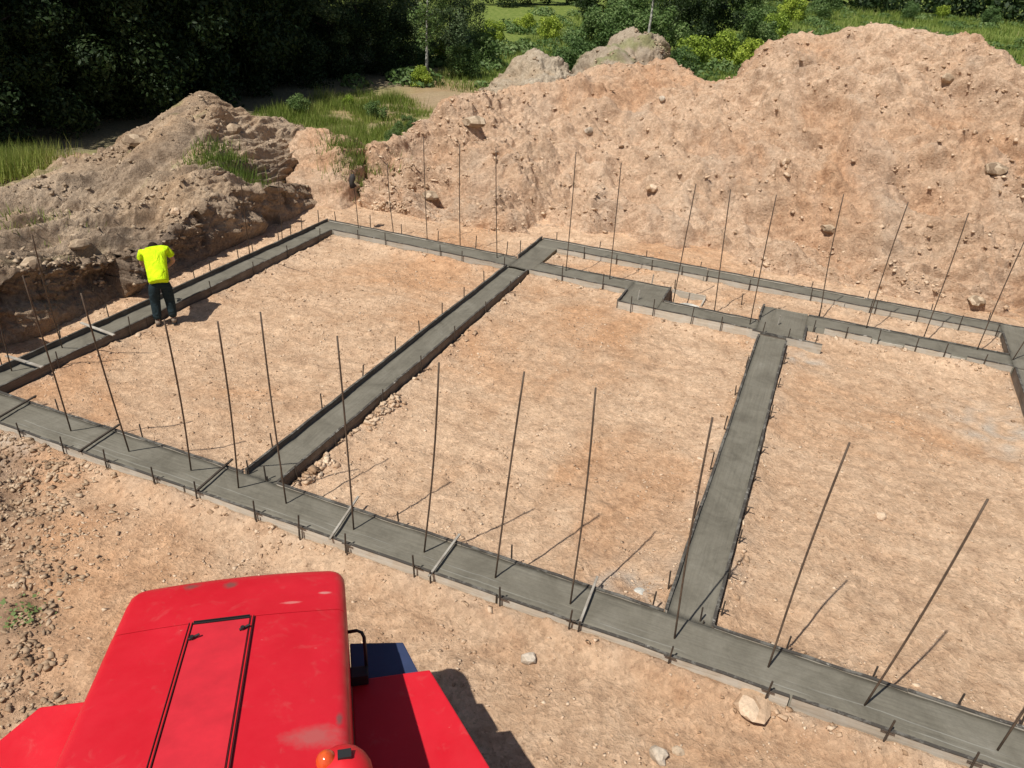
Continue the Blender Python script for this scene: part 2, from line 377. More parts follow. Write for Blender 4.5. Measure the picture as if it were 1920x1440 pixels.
def gmask(x, y):
    """plant cover, humus, cement dust"""
    wob = 1.2*fbm(x*.25, y*.25, 4, 51)+.5*fbm(x*1.1, y*1.1, 3, 53)
    veg = np.maximum(sstep(-1, 1, (y-39)+wob*2), sstep(-1, 1.5, (-x-19.5)+wob))
    path = np.exp(-(((x+19)*.94+(y-35)*.15+wob)/2.6)**2)*sstep(44, 38, y)*sstep(25, 29, y)
    grassy = sstep(.0, 1, (-x-14.2)+wob*.6)*sstep(20, 23, y)
    veg = np.clip(np.maximum(veg, grassy)*(1-path*.85), 0, 1)
    forest = sstep(-1, 1, (-x-21.5)+wob*.5)*sstep(47, 43, y+.2*x+4)
    veg = veg*(1-.75*forest)
    hum = np.clip(forest+path*.5+sstep(0, 1.2, (-x-7.2)-(y-4.6)*.9+.8*wob)*sstep(6.1, 5.5, y)*.55, 0, 1)
    spots = np.zeros_like(x)
    for cx, cy, r in ((-1.0, 6.9, .5), (.45, 14.35, .35), (3.6, 13.2, .8), (-9.8, 5.9, .6)):
        spots = np.maximum(spots, np.exp(-(((x-cx+.3*gn(x*2, y*2, 4))**2+(y-cy)**2)/r**2))*(.25+.75*gn(x*4, y*4, 3)))
    bd = beam_dist(x, y); dust = .35*np.exp(-(bd/.16))*(.5+gn(x*2.5, y*2.5, 15))
    return veg, hum, np.clip(spots+dust, 0, .9)
def grid_faces(ny, nx):
    i = np.arange(ny-1)[:, None]*nx+np.arange(nx-1)[None, :]
    return np.stack([i, i+1, i+nx+1, i+nx], -1).reshape(-1, 4)
a_, b_, c_ = gmask(GX, GY)
g = obj_np('ground', np.stack([GX, GY, GZ], -1).reshape(-1, 3), grid_faces(len(gy), len(gx)), M['soil'], smooth=True,
           cols=np.stack([a_, b_, c_, np.ones_like(a_)], -1).reshape(-1, 4))
g['kind'] = 'structure'
def gz(x, y):
    return float(gheight(np.array([float(x)]), np.array([float(y)]))[0])

# ------------------------------------------------------------------ spoil heaps: lofted surfaces, displaced
def catmull(P, t):
    P = np.asarray(P, float); n = len(P); k = np.clip(np.floor(t).astype(int), 0, n-2); f = (t-k)[:, None]
    p1 = P[k]; p2 = P[k+1]; p0 = P[np.maximum(k-1, 0)]; p3 = P[np.minimum(k+2, n-1)]
    return .5*((2*p1)+(-p0+p2)*f+(2*p0-5*p1+4*p2-p3)*f*f+(-p0+3*p1-3*p2+p3)*f**3)
HEAPS = {}
def heap(name, rows, nu, nv, mat, seed, amp, label, masks=None, linear_v=False, vt=None, extra=None, run_amp=1.0):
    U = []
    for r in rows:
        r = np.array([tuple(q) for q in r]); U.append(catmull(r, np.linspace(0, len(r)-1, nu)))
    U = np.array(U)                                            # rows, nu, 3
    tv = np.linspace(0, len(rows)-1, nv) if vt is None else vt
    if linear_v:
        k = np.clip(np.floor(tv).astype(int), 0, len(rows)-2); f = (tv-k)[:, None, None]; P = U[k]*(1-f)+U[k+1]*f
    else:
        P = np.stack([catmull(U[:, i], tv) for i in range(nu)], 1)
    du = np.gradient(P, axis=1); dv = np.gradient(P, axis=0); nrm = np.cross(du, dv)
    nrm /= np.linalg.norm(nrm, axis=-1, keepdims=True)+1e-9
    nrm *= np.sign(nrm[..., 2:3]+1e-6)
    # arclength coords for noise
    s = np.cumsum(np.linalg.norm(du, axis=-1), 1); q = np.cumsum(np.linalg.norm(dv, axis=-1), 0)
    s = s-s[:, :1]; sx = P[..., 0]*.9+P[..., 1]*.3+seed; sy = q+.35*P[..., 1]+seed
    e = np.minimum(np.minimum(tv, tv[-1]-tv)*2.2, 1)[:, None]*np.ones_like(sx)
    uu = np.linspace(0, 1, nu)[None, :]; tp = sstep(0, .035, uu)*sstep(1, .965, uu)*np.ones_like(sx)
    P[..., 2] = -.12+(P[..., 2]+.12)*tp
    f1 = fbm(sx*.38, sy*.38, 4, seed); 
    wv = .5*gn(sy*.6, sx*.4, 2); run = gn(sx*.75+wv, sy*.22, seed+3)+.5*gn(sx*2.1+wv*2, sy*.35, seed+4)           # slide runnels down the slope
    cm = 1-.65*np.exp(-((tv-4)/.45)**2)[:, None]*(len(rows) > 5)
    d = amp*cm*(.55*f1+.32*run*run_amp+.19*fbm(sx*1.4, sy*1.5, 5, seed+9, g=.56)+.16*np.maximum(0, gn(sx*.9, sy*1.4, seed+51)-.15))
    rg = sstep(-.05, .6, fbm(sx*.5+9, sy*.5, 3, seed+21))
    d += (.34+1.0*rg)*amp*(.5*clods(sx, sy, .6, seed+31, .5)+.75*clods(sx, sy, .28, seed+33, .6)+.8*clods(sx, sy, .14, seed+35, .65))
    d -= amp*(.10*np.abs(gn(sx*1.3, sy*1.3, seed+41))**.8+.05*np.abs(gn(sx*4.1, sy*4.1, seed+43)))
    if extra: d += extra(P, tv, sx, sy)
    P = P+nrm*(d*e)[..., None]
    P[..., 2] -= (1-np.minimum(e*3, 1))*.10
    if masks: m = masks(P, tv, sx, sy)
    else: m = (np.zeros_like(sx),)*3
    o = obj_np(name, P.reshape(-1, 3), grid_faces(nv, nu), mat, smooth=True,
               cols=np.stack([m[0], m[1], m[2], np.ones_like(sx)], -1).reshape(-1, 4))
    tag(o, label, 'dirt heap')
    HEAPS.setdefault(name, []).append((P, nrm))
    return P, nrm
def rowz(pts): return [at(u, v, z) for u, v, z in pts]
def rowd(pts): return [far(u, v, d) for u, v, d in pts]
def shift(row, dx, dy, dz=None, z=None):
    return [Vector((p.x+dx, p.y+dy, (p.z+dz) if z is None else z)) for p in row]
# big tan heap along the far side of the pad
toe = rowz([(600, 350, 0), (672, 388, 0), (775, 410, 0), (895, 436, 0), (1010, 445, 0), (1120, 460, 0), (1290, 488, 0), (1480, 522, 0), (1680, 565, 0), (1880, 598, 0), (2080, 625, 0), (2300, 650, 0)])
crest = rowd([(622, 345, 23.4), (700, 294, 24.0), (775, 238, 25.2), (862, 182, 26.5), (965, 168, 28), (1075, 138, 29), (1250, 118, 29.5), (1365, 142, 28.5), (1490, 68, 29), (1660, 52, 29), (1810, 72, 28.5), (1960, 175, 27)])
def inter(a, b, t, dz=0): return [p*(1-t)+q*t+Vector((0, 0, dz)) for p, q in zip(a, b)]
r1 = inter(toe, crest, .10, .03); r2 = inter(toe, crest, .38, .10); r3 = inter(toe, crest, .72, .16)
for p in r1: p.z = max(p.z, .05)
back1 = [Vector((p.x-.5, p.y+2.6, max(p.z-1.3, .3))) for p in crest]
back2 = [Vector((p.x-1.2, p.y+6.5+p.z*.4, -.15)) for p in crest]
def heap_mask(P, tv, sx, sy):
    hum = sstep(.35, .7, fbm(sx*.6, sy*.6, 4, 99))*.2
    pale = sstep(.05, .6, gn(sx*.9+.5*gn(sy*.6, sx*.4, 2), sy*.2, 101)+.4*fbm(sx*2.5, sy*.5, 3, 102))*.16
    return np.zeros_like(sx), hum, pale
vt = np.concatenate([np.linspace(0, 4, 300, endpoint=False), np.linspace(4, 6, 60)])
MAIN = heap('dirt_heap', [toe, r1, r2, r3, crest, back1, back2], 620, 360, M['heap'], 5, 1.0,
            'huge tan heap of dug soil and stones behind the foundation', heap_mask, vt=vt)
# small pale heaps behind it
def small_heap(pts, d0, seed, label, mat, mask=None):
    cr = rowd([(u, v, d0) for u, v in pts])
    h = [max(p.z, .2) for p in cr]
    tdir = Vector((-cr[len(cr)//2].x, -cr[len(cr)//2].y, 0)).normalized()
    front = [Vector((p.x, p.y, 0))+tdir*(1.0+p.z*1.5)-Vector((0, 0, .1)) for p in cr]
    bk = [Vector((p.x, p.y, 0))-tdir*(1.0+p.z*1.3)-Vector((0, 0, .1)) for p in cr]
    m1 = inter(front, cr, .55, .25); m2 = inter(bk, cr, .6, .2)
    return heap('soil_pile', [front, m1, cr, m2, bk], 200, 140, mat, seed, .7, label, mask)
def grassy_mask(P, tv, sx, sy):
    v = sstep(.0, .5, fbm(sx*.7, sy*.7, 3, 201)); return v*.5, v*0+.3, v*0
small_heap([(900, 190), (930, 150), (965, 118), (1010, 104), (1050, 112), (1085, 140), (1130, 190)], 33, 301, 'low rounded grey soil pile between meadow and the huge tan heap', M['greyheap'])
small_heap([(1060, 150), (1085, 112), (1120, 88), (1190, 62), (1235, 78), (1262, 118), (1290, 160)], 36, 302, 'grey soil pile with grass patches below the thin white trunk', M['greyheap'], grassy_mask)
# long left bank: vertical cut along the foundation, slope up to a crest
b_toe = rowz([(-300, 850, 0), (-150, 740, 0), (-40, 675, 0), (60, 640, 0), (150, 600, 0), (235, 560, 0), (330, 520, 0), (420, 475, 0), (500, 435, 0), (570, 400, 0), (640, 365, 0), (690, 335, 0)])
hts = [1.1, 1.2, 1.3, 1.25, 1.1, .95, .9, 1.3, 1.1, .8, .3, .05]
b_top = [Vector((p.x-.10-.12*math.sin(i*2.1), p.y+.05, h)) for i, (p, h) in enumerate(zip(b_toe, hts))]
b_in = [Vector((p.x-.9, p.y+.35, h+.02)) for p, h in zip(b_toe, hts)]
b_crest = rowd([(-420, 520, 23), (-250, 440, 23.5), (-100, 385, 24), (0, 350, 24), (110, 312, 24.5), (200, 285, 25), (262, 240, 26), (375, 172, 27), (455, 205, 27), (545, 232, 26.5), (625, 262, 25.5), (700, 300, 23.5)])
b_mid = inter(b_in, b_crest, .5, 0)
for i, dz in enumerate([.1, .1, .05, 0, 0, 0, .02, -.05, .05, .05, 0, 0]): b_mid[i].z += dz
b_b1 = [Vector((p.x-1.6, p.y+1.2, max(p.z-.9, 0.1))) for p in b_crest]
b_b2 = [Vector((p.x-4.2, p.y+3.2, -.2)) for p in b_crest]
def bank_mask(P, tv, sx, sy):
    t = tv[:, None]
    hum = np.clip(.25+.6*fbm(sx*.5, sy*.5, 4, 111), 0, .8)*np.ones_like(sx)
    face = sstep(1.15, .9, t)*sstep(.0, .1, t)
    hum = np.clip(hum+face*(.45+.4*gn(sx*2, sy*2, 4)), 0, .95)
    veg = sstep(.45, .75, fbm(sx*.55, sy*.55, 3, 131))*sstep(1.5, 2.2, t)*.4
    tan = sstep(.2, .6, fbm(sx*.4+5, sy*.4, 3, 141))
    return veg, hum*(1-.5*tan), np.zeros_like(sx)
vt = np.concatenate([np.linspace(0, 1, 60, endpoint=False), np.linspace(1, 2, 45, endpoint=False), np.linspace(2, 4, 200, endpoint=False), np.linspace(4, 6, 50)])
def cut_face(P, tv, sx, sy):
    t = tv[:, None]; f = sstep(0, .15, t)*sstep(1.6, 1.0, t)
    a = P[..., 0]*.2+P[..., 1]                                   # distance along the cut
    gul = np.abs(gn(a*1.15, t*.5+0*a, 17)); col_ = gn(a*2.7, t*1.2+0*a, 19)
    r = -.55*np.exp(-(gul/.09)**2)*sstep(.1, .5, t)*sstep(-.2, .2, gn(a*.35, a*0, 23))
    r += .10*np.floor(2.2*col_+.5*gn(a*6, t*4+0*a, 29))/2.2-.12*sstep(.1, .5, t)*sstep(.95, .6, t)
    return f*(r+.06*gn(a*5, t*6+0*a, 31))
BANK = heap('dirt_bank', [b_toe, b_top, b_in, b_mid, b_crest, b_b1, b_b2], 620, len(vt), M['bank'], 8, .85,
            'grey brown bank of dug soil with a cut face beside the worker', bank_mask, linear_v=True, vt=vt, extra=cut_face, run_amp=.5)
# little tan patch between bank and grass
small_heap([(545, 285), (580, 262), (618, 246), (650, 258), (680, 290)], 24.5, 303, 'small bare tan hump of soil at the end of the bank', M['heap'])

# ------------------------------------------------------------------ clods and stones (uncountable)
def ico():
    v = np.array([(-1, -1, -1), (1, -1, -1), (1, 1, -1), (-1, 1, -1), (-1, -1, 1), (1, -1, 1), (1, 1, 1), (-1, 1, 1)], float)*.62
    f = np.array([(0, 2, 1), (0, 3, 2), (4, 5, 6), (4, 6, 7), (0, 1, 5), (0, 5, 4), (1, 2, 6), (1, 6, 5), (2, 3, 7), (2, 7, 6), (3, 0, 4), (3, 4, 7)])
    return v, f
IV, IF = ico()
def scatter(name, P, S, mat, kind='stuff', parent=None):
    n = len(P)
    jit = 1+rng.uniform(-.5, .35, (n, 8, 1)); V = IV[None]*jit+rng.uniform(-.22, .22, (n, 8, 3))
    sc3 = S[:, None, None]*rng.uniform(.5, 1.35, (n, 1, 3))*np.array([1.1, .85, .7]); V = V*sc3
    tl = rng.uniform(-.7, .7, n); ct, st_ = np.cos(tl)[:, None], np.sin(tl)[:, None]; V = np.stack([V[..., 0]*ct-V[..., 2]*st_, V[..., 1], V[..., 0]*st_+V[..., 2]*ct], -1)
    a = rng.uniform(0, 6.28, n); c, s = np.cos(a)[:, None], np.sin(a)[:, None]
    x = V[..., 0]*c-V[..., 1]*s; y = V[..., 0]*s+V[..., 1]*c; V = np.stack([x, y, V[..., 2]*.8], -1)+P[:, None]
    F = (IF[None]+(np.arange(n)*8)[:, None, None]).reshape(-1, 3)
    o = obj_np(name, V.reshape(-1, 3), F, mat, parent); o['kind'] = kind; return o
def pad_points(n, xr, yr, dens=None, sr=(.008, .03), p=3.0, off=.2):
    x = rng.uniform(*xr, n*3); y = rng.uniform(*yr, n*3); bd = beam_dist(x, y)
    k = bd > .07
    if dens is not None: k &= rng.uniform(0, 1, len(x)) < dens(x, y, bd)
    x = x[k][:n]; y = y[k][:n]; s = sr[0]+(sr[1]-sr[0])*rng.uniform(0, 1, len(x))**p
    return np.stack([x, y, gheight(x, y)+s*off], -1), s
P1, S1 = pad_points(24000, (-14, 6), (2.6, 19), lambda x, y, b: .25+.75*sstep(-.1, .5, fbm(x*.7, y*.7, 3, 31)), (.008, .03))
P2, S2 = pad_points(5200, (-13, 5.5), (5, 18.5), lambda x, y, b: np.exp(-((b-.12)/.12)**2)*sstep(-.25, .3, gn(x*.9, y*.9, 77)), (.015, .06), 2.2)
P4, S4 = pad_points(700, (-5.75, -5.1), (6.6, 10.5), lambda x, y, b: np.exp(-((b-.14)/.13)**2)*sstep(-.1, .4, gn(x*1.3, y*1.3, 79)), (.015, .075), 2.2)
P3, S3 = pad_points(10000, (-13, -4.5), (2.6, 6), lambda x, y, b: sstep(-.3, 1.3, (-x-6.6)-(y-4.6)*.9)*(.3+.7*sstep(-.2, .3, fbm(x*1.5, y*1.5, 3, 8))), (.008, .055), 3.6)
scatter('loose_pebbles', np.concatenate([P1, P2, P4]), np.concatenate([S1, S2, S4]), M['clod'])
scatter('loose_clods', P3, S3, M['clod_mix'])
def heap_scatter(name, H, n, vr, sr, mat, p=2.6, parent=None):
    P, nr = H; nv = P.shape[0]; j = rng.integers(int(nv*vr[0]), int(nv*vr[1]), n); i = rng.integers(0, P.shape[1], n)
    q = P[j, i]; k = (q[:, 2] > .02) & (rng.uniform(0, 1, n) < .12+.88*sstep(-.05, .5, fbm(q[:, 0]*.6, q[:, 1]*.6+q[:, 2], 4, 66)))
    q = q[k]; s = sr[0]+(sr[1]-sr[0])*rng.uniform(0, 1, len(q))**p
    q = q+nr[j, i][k]*(s*.25)[:, None]+rng.uniform(-.02, .02, q.shape)
    o = scatter(name, q, s, mat); return o
heap_scatter('heap_rubble', MAIN, 26000, (.0, .9), (.012, .09), M['clod'], 5.0)
heap_scatter('bank_rubble', BANK, 15000, (.05, .92), (.012, .085), M['clod_grey'], 4.5)
for H_ in HEAPS['soil_pile'][:2]: heap_scatter('pile_rubble', H_, 2500, (.05, .95), (.02, .11), M['clod_grey'], 3.0)

# distinct stones and dark clods
def rock_mesh(name, mat, seed, flat=.7):
    r = np.random.default_rng(seed); bm = bmesh.new(); bmesh.ops.create_icosphere(bm, subdivisions=2, radius=1)
    V = np.array([v.co[:] for v in bm.verts])
    d = 1+.28*gn(V[:, 0]*1.3+seed, V[:, 1]*1.3+V[:, 2], seed)+.22*gn(V[:, 0]*3.1, V[:, 2]*3.1+V[:, 1]*2+seed, seed+1)
    for v, k in zip(bm.verts, d): v.co *= k
    for v in bm.verts: v.co.z *= flat
    me = bpy.data.meshes.new(name); bm.to_mesh(me); bm.free(); me.materials.append(mat); return me
def nearest(H, u, v):
    P, nr = H; d = P-np.array([0, 0, CAMZ]); F = np.array(CF); R_ = np.array(CR); Uu = np.array(CU)
    zc = d@F; x = 960+FPX*(d@R_)/zc; y = 720-FPX*(d@Uu)/zc
    e = (x-u)**2+(y-v)**2+(zc < 1)*1e9; e += np.maximum(zc-zc.min(), 0)*0
    k = np.argwhere(e < e.min()+4); kk = min(map(tuple, k), key=lambda t: zc[t]); return Vector(P[kk])
stones = [  # px, py, heap, size, kind, label
 (890, 232, MAIN, .34, 'clod_grey', 'dark knotted root clod on the left shoulder of the huge heap'),
 (1775, 147, MAIN, .22, 'clod_grey', 'dark clod just under the highest crest of the huge heap'),
 (1866, 322, MAIN, .30, 'clod_grey', 'dark lump half buried at the right end of the huge heap'),
 (1104, 246, MAIN, .14, 'stone', 'pale stone high on the left half of the huge heap'),
 (1240, 186, MAIN, .13, 'stone', 'small stone below the dip in the crest of the huge heap'),
 (1553, 432, MAIN, .20, 'clod_grey', 'dark clod low on the slope behind the second long wall'),
 (1220, 355, MAIN, .20, 'clod', 'ragged tan clod in the middle of the heap slope'),
 (805, 372, MAIN, .26, 'clod_grey', 'flat dark clod near the left toe of the huge heap'),
 (1470, 305, MAIN, .17, 'clod', 'tan stone standing out of the middle of the slope'),
 (1830, 565, MAIN, .20, 'clod_grey', 'dark clod at the toe of the heap behind the far footing'),
 (253, 268, BANK, .34, 'clod_grey', 'big brown clod standing on the crest of the bank'),
 (440, 245, BANK, .26, 'clod_grey', 'dark grey clod right of the peak of the bank'),
 (330, 400, BANK, .13, 'clod', 'tan stone on the bank above the worker'),
 (150, 460, BANK, .2, 'clod_grey', 'grey clod on the bank left of the worker'),
 (60, 500, BANK, .22, 'clod_grey', 'dark clod on the bank close to the left picture edge'),
 (990, 1246, None, .085, 'stone', 'lone pale stone on the ground right of the red machine'),
 (1405, 1338, None, .22, 'clod', 'broad pale rock in front of the near footing'),
 (1270, 1412, None, .06, 'clod_grey', 'small dark stone at the bottom edge of the picture'),
 (632, 882, None, .055, 'clod', 'round clod beside the foot of the second cross footing'),
 (1232, 1425, None, .10, 'stone', 'pale stone next to the small dark one at the bottom edge'),
 (1650, 975, None, .08, 'clod', 'flat tan stone in the right hand bay'),
 (770, 350, MAIN, .14, 'clod', 'rough clod on the lower left of the huge heap'),
]
for i, (u, v, H, s, kd, lab) in enumerate(stones):
    nm = 'stone' if kd == 'stone' else 'dirt_clod'
    p = nearest(H, u, v) if H else at(u, v, 0)
    o = bpy.data.objects.new(nm, rock_mesh(nm, M[kd], 40+i, (.3 if H is None else .55) if s > .18 else .75)); col.objects.link(o)
    o.location = (p.x, p.y, (p.z if H else gz(p.x, p.y))+s*(.22 if s < .18 or H else .02)); o.scale = (s, s*.8, s); o.rotation_euler = (0, 0, i*1.3)
    tag(o, lab, 'stone' if nm == 'stone' else 'dirt clod')

# ------------------------------------------------------------------ concrete foundation
FND = empty('concrete_foundation', (-3.5, 11, 0))
tag(FND, 'freshly poured grey concrete strip foundation laid out in bays on tan soil', 'foundation')
def footing(x0, x1, y0, y1, zt, name='footing'):
    along_x = (x1-x0) > (y1-y0); L = (x1-x0) if along_x else (y1-y0); W = (y1-y0) if along_x else (x1-x0)
    nl = max(2, int(L/.09)); nw = max(2, int(W/.07))
    l = np.linspace(0, L, nl+1); w_ = np.linspace(0, W, nw+1); LL, WW = np.meshgrid(l, w_)
    X = (x0+LL) if along_x else (x0+WW); Y = (y0+WW) if along_x else (y0+LL)
    Z = zt+.010*fbm(X*2, Y*2, 3, 5)+.006*gn(X*9, Y*9, 8)
    V = np.stack([X, Y, Z], -1).reshape(-1, 3)-np.array([-3.5, 11, 0]); F = grid_faces(nw+1, nl+1)
    if not along_x: F = F[:, ::-1]
    # skirt
    nb = len(V); idx = np.arange((nw+1)*(nl+1)).reshape(nw+1, nl+1)
    ring = np.concatenate([idx[0, :], idx[1:, -1], idx[-1, :-1][::-1], idx[1:-1, 0][::-1]])
    low = V[ring].copy(); low[:, 2] = -.1; V = np.concatenate([V, low]); k = np.arange(len(ring)); k2 = (k+1) % len(ring)
    F = np.concatenate([F, np.stack([ring[k], nb+k, nb+k2, ring[k2]], -1)])
    o = obj_np(name, V, F, M['conc_lined'] if W > .56 and L > 15 else M['conc'], FND, smooth=False)
    uvl = o.data.uv_layers.new(name='UVMap'); vi = np.zeros(len(o.data.loops), dtype=np.int32); o.data.loops.foreach_get('vertex_index', vi)
    VL = np.concatenate([LL.ravel(), LL.ravel()[ring]]); VW = np.concatenate([WW.ravel(), WW.ravel()[ring]])
    uvl.data.foreach_set('uv', np.stack([VL[vi], VW[vi]], -1).astype(np.float32).ravel())
    return o
ZA = .235; ZB = .185
footing(-14, 9, 6.03, 6.60, ZA)
footing(-11.50, -10.99, 6.63, 15.60, ZB)
footing(-6.28, -5.79, 6.63, 15.60, ZB)
footing(-.54, -.05, 6.63, 14.77, .20)
footing(-11.50, -6.26, 15.62, 16.20, .215)
footing(-6.26, -5.70, 15.62, 17.30, .215)
footing(-5.70, -3.45, 15.62, 16.18, .215)
footing(-3.45, -2.65, 14.88, 16.18, .22)
footing(-2.65, -.63, 14.88, 15.38, .21)
footing(-.63, .25, 14.80, 16.25, .225)
footing(.25, 4.00, 15.64, 16.21, .215)
footing(-6.26, 4.00, 17.30, 17.82, .215)
footing(4.03, 4.58, 6.63, 15.60, .22)
footing(4.00, 4.55, 15.60, 17.82, .22)

# ------------------------------------------------------------------ formwork boards: each run laid from boards about 3 to 4 m long
T = .028
def board_obj(p0, p1, h, label, mat='board', zb=-.03, dark=True, thick=T):
    p0 = Vector(p0); p1 = Vector(p1); d = p1-p0; L = d.length
    e = empty('form_board', ((p0.x+p1.x)/2, (p0.y+p1.y)/2, 0), math.atan2(d.y, d.x))
    tag(e, label, 'form board')
    bow = random.uniform(-.008, .008); n = 10; mb = MB(); vs = []
    for i in range(n+1):
        t = i/n*2-1; x = t*L/2; yo = bow*(1-t*t)+.003*math.sin(i*1.7); zt = h+.004*math.sin(i*2.3+L)-.012
        vs += [(x, yo-thick/2, zb), (x, yo+thick/2, zb), (x, yo+thick/2, zt), (x, yo-thick/2, zt)]
    fs = [(0, 1, 2, 3), (n*4+3, n*4+2, n*4+1, n*4)]
    for i in range(n):
        a = i*4
        for k in range(4): fs.append((a+k, a+4+k, a+4+(k+1) % 4, a+(k+1) % 4))
    mb.add(vs, fs); mb.build('plank', M[mat], e)
    if dark:
        mb = MB(); vs = []
        for i in range(n+1):
            t = i/n*2-1; x = t*L/2; yo = bow*(1-t*t)+.003*math.sin(i*1.7); zt = h+.004*math.sin(i*2.3+L)
            w2 = thick/2+.004
            vs += [(x, yo-w2, zt-.012), (x, yo+w2, zt-.012), (x, yo+w2, zt), (x, yo-w2, zt)]
        mb.add(vs, fs); mb.build('top_edge', M['board_edge'], e)
    return e
def board_run(x0, y0, x1, y1, h, where, n, mat='board', dark=True):
    cuts = [0]+[(i+random.uniform(-.15, .15))/n for i in range(1, n)]+[1]
    for i in range(n):
        a, b = cuts[i]+.0006, cuts[i+1]-.0006; j = random.uniform(-.004, .004) if n > 1 else 0
        horiz = abs(x1-x0) > abs(y1-y0)
        q0 = (x0+(x1-x0)*a+(0 if horiz else j), y0+(y1-y0)*a+(j if horiz else 0), 0); q1 = (x0+(x1-x0)*b+(0 if horiz else j), y0+(y1-y0)*b+(j if horiz else 0), 0)
        if n > 1: lab = ('%s board %s, %s' % (ORD[i], 'from the left' if horiz else 'from the near end', where))
        else: lab = 'form board %s' % where
        board_obj(q0, q1, h+random.uniform(-.006, .006), lab, mat, dark=dark)
board_run(-14, 6.014, 9, 6.014, .272, 'on the machine side of the near footing', 6)
board_run(-10.96, 6.616, -6.31, 6.616, .262, 'inner side of near footing, left bay', 2)
board_run(-5.76, 6.616, -.57, 6.616, .262, 'inner side of near footing, middle bay', 2)
board_run(-.02, 6.616, 3.96, 6.616, .262, 'inner side of near footing, right bay', 2)
board_run(-11.516, 6.65, -11.516, 16.2, .275, 'on the bank side of the left footing', 3, 'board_shaded')
board_run(-10.974, 6.65, -10.974, 15.58, .268, 'inner side of the left footing', 3, 'board_shaded')
board_run(-6.296, 6.65, -6.296, 15.58, .275, 'left side of the first cross footing', 3, 'board_shaded')
board_run(-5.774, 6.65, -5.774, 15.55, .262, 'right side of the first cross footing', 3, 'board_shaded')
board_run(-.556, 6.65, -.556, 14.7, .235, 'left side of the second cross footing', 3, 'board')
board_run(-.034, 6.65, -.034, 14.7, .225, 'right side of the second cross footing', 3, 'board_shaded')
board_run(-10.95, 15.604, -6.32, 15.604, .262, 'at the back of the left bay', 2)
board_run(-11.5, 16.216, -6.30, 16.216, .25, 'on the heap side of the left bay back footing', 2)
board_run(-6.276, 16.23, -6.276, 17.80, .30, 'on the left of the short return in the back corner', 1, 'board_shaded')
board_run(-5.74, 15.604, -3.48, 15.604, .262, 'at the back of the middle bay left of the square pad', 1)
board_run(-5.68, 16.196, -2.64, 16.196, .24, 'on the far side of the middle footing before the square pad', 1)
board_run(-3.466, 14.86, -3.466, 15.59, .275, 'closing the left side of the square pad', 1, 'board_shaded')
board_run(-3.45, 14.864, -.64, 14.864, .262, 'under the front of the square pad and the footing after it', 1)
board_run(-2.634, 15.41, -2.634, 16.18, .28, 'closing the right side of the square pad', 1, 'board_shaded')
board_run(-2.61, 16.196, -1.86, 16.196, .22, 'at the back of the small open pit', 1, 'board', False)
board_run(-1.87, 15.72, -1.87, 16.17, .19, 'at the right end of the small open pit', 1, 'board', False)
board_run(-2.6, 15.396, -.66, 15.396, .245, 'on the far side of the footing between the two pads', 1)
board_run(-.646, 15.42, -.646, 16.25, .27, 'on the left of the second square pad', 1, 'board_shaded')
board_run(-.70, 14.784, .62, 14.784, .262, 'running past the front of the second square pad', 1)
board_run(.266, 14.82, .266, 15.6, .26, 'on the right of the second square pad', 1, 'board_shaded')
board_run(.62, 15.624, 1.5, 15.624, .27, 'first black edged board of the back right footing', 1)
board_run(1.52, 15.628, 2.08, 15.628, .215, 'short pale board of the back right footing', 1, 'board', False)
board_run(2.10, 15.624, 2.92, 15.624, .262, 'second black edged board of the back right footing', 1)
board_run(2.94, 15.628, 3.18, 15.628, .215, 'shortest pale board of the back right footing', 1, 'board', False)
board_run(3.20, 15.624, 3.97, 15.624, .262, 'third black edged board of the back right footing', 1)
board_run(.27, 16.226, 3.97, 16.226, .235, 'on the far side of the back right footing', 1)
board_run(-5.68, 17.284, 3.97, 17.284, .262, 'on the near side of the far narrow footing', 3)
board_run(-6.26, 17.836, 4.55, 17.836, .25, 'on the heap side of the far narrow footing', 3)
board_run(4.014, 6.65, 4.014, 15.6, .26, 'on the inner side of the right end footing', 3, 'board_shaded')
board_run(3.984, 16.25, 3.984, 17.26, .275, 'short one between the two far footings at the right', 1, 'board_shaded')
board_run(-.54, 14.755, -.05, 14.755, .24, 'capping the far end of the last cross footing', 1, 'board_shaded')

# ------------------------------------------------------------------ tall reinforcing bars
def bar(base, top, r, label, mat='rebar'):
    b = Vector(base); t = Vector(top); e = bpy.data.objects.new
    mb = MB(); L = (t-b); side = Vector((random.uniform(-1, 1), random.uniform(-1, 1), 0))*.028
    pts = []
    for i in range(9):
        q = i/8; pts.append((L*q)+side*math.sin(q*math.pi))
    pts[0] = pts[0]-L.normalized()*.12
    mb.tube(pts, r, 7)
    # ribs
    o = mb.build('rebar', M[mat], loc=b, smooth=True); tag(o, label, 'rebar')
    return o
ZT = 2.83
front = [((133, 808), (43, 517)), ((242, 846), (152, 550)), ((358, 882), (308, 600)), ((447, 915), (408, 603)), ((537, 945), (488, 585)), ((663, 992), (632, 630)),
         ((795, 1035), (823, 680)), ((929, 1083), (983, 697)), ((1069, 1131), (1117, 727)), ((1265, 1197), (1336, 783)), ((1440.5, 1252), (1593, 830)),
         ((1620, 1323), (1852, 936)), ((1870.5, 1406), (2130, 1010))]
for i, (b, t) in enumerate(front):
    o = bar(at(b[0], b[1], ZA), at(t[0], t[1], ZT), .0108, '%s tall rusty bar from the left standing in the near footing' % ORD[i])
    o['group'] = 'tall bars standing in the near footing'
left = [((22, 695), (-40, 450)), ((117, 652), (60, 440)), ((206, 622), (150, 424)), ((258, 604), (215, 415)), ((345, 572), (315, 392)), ((410, 520), (385, 380)), ((469, 482), (452, 345)), ((529, 447), (519, 300))]
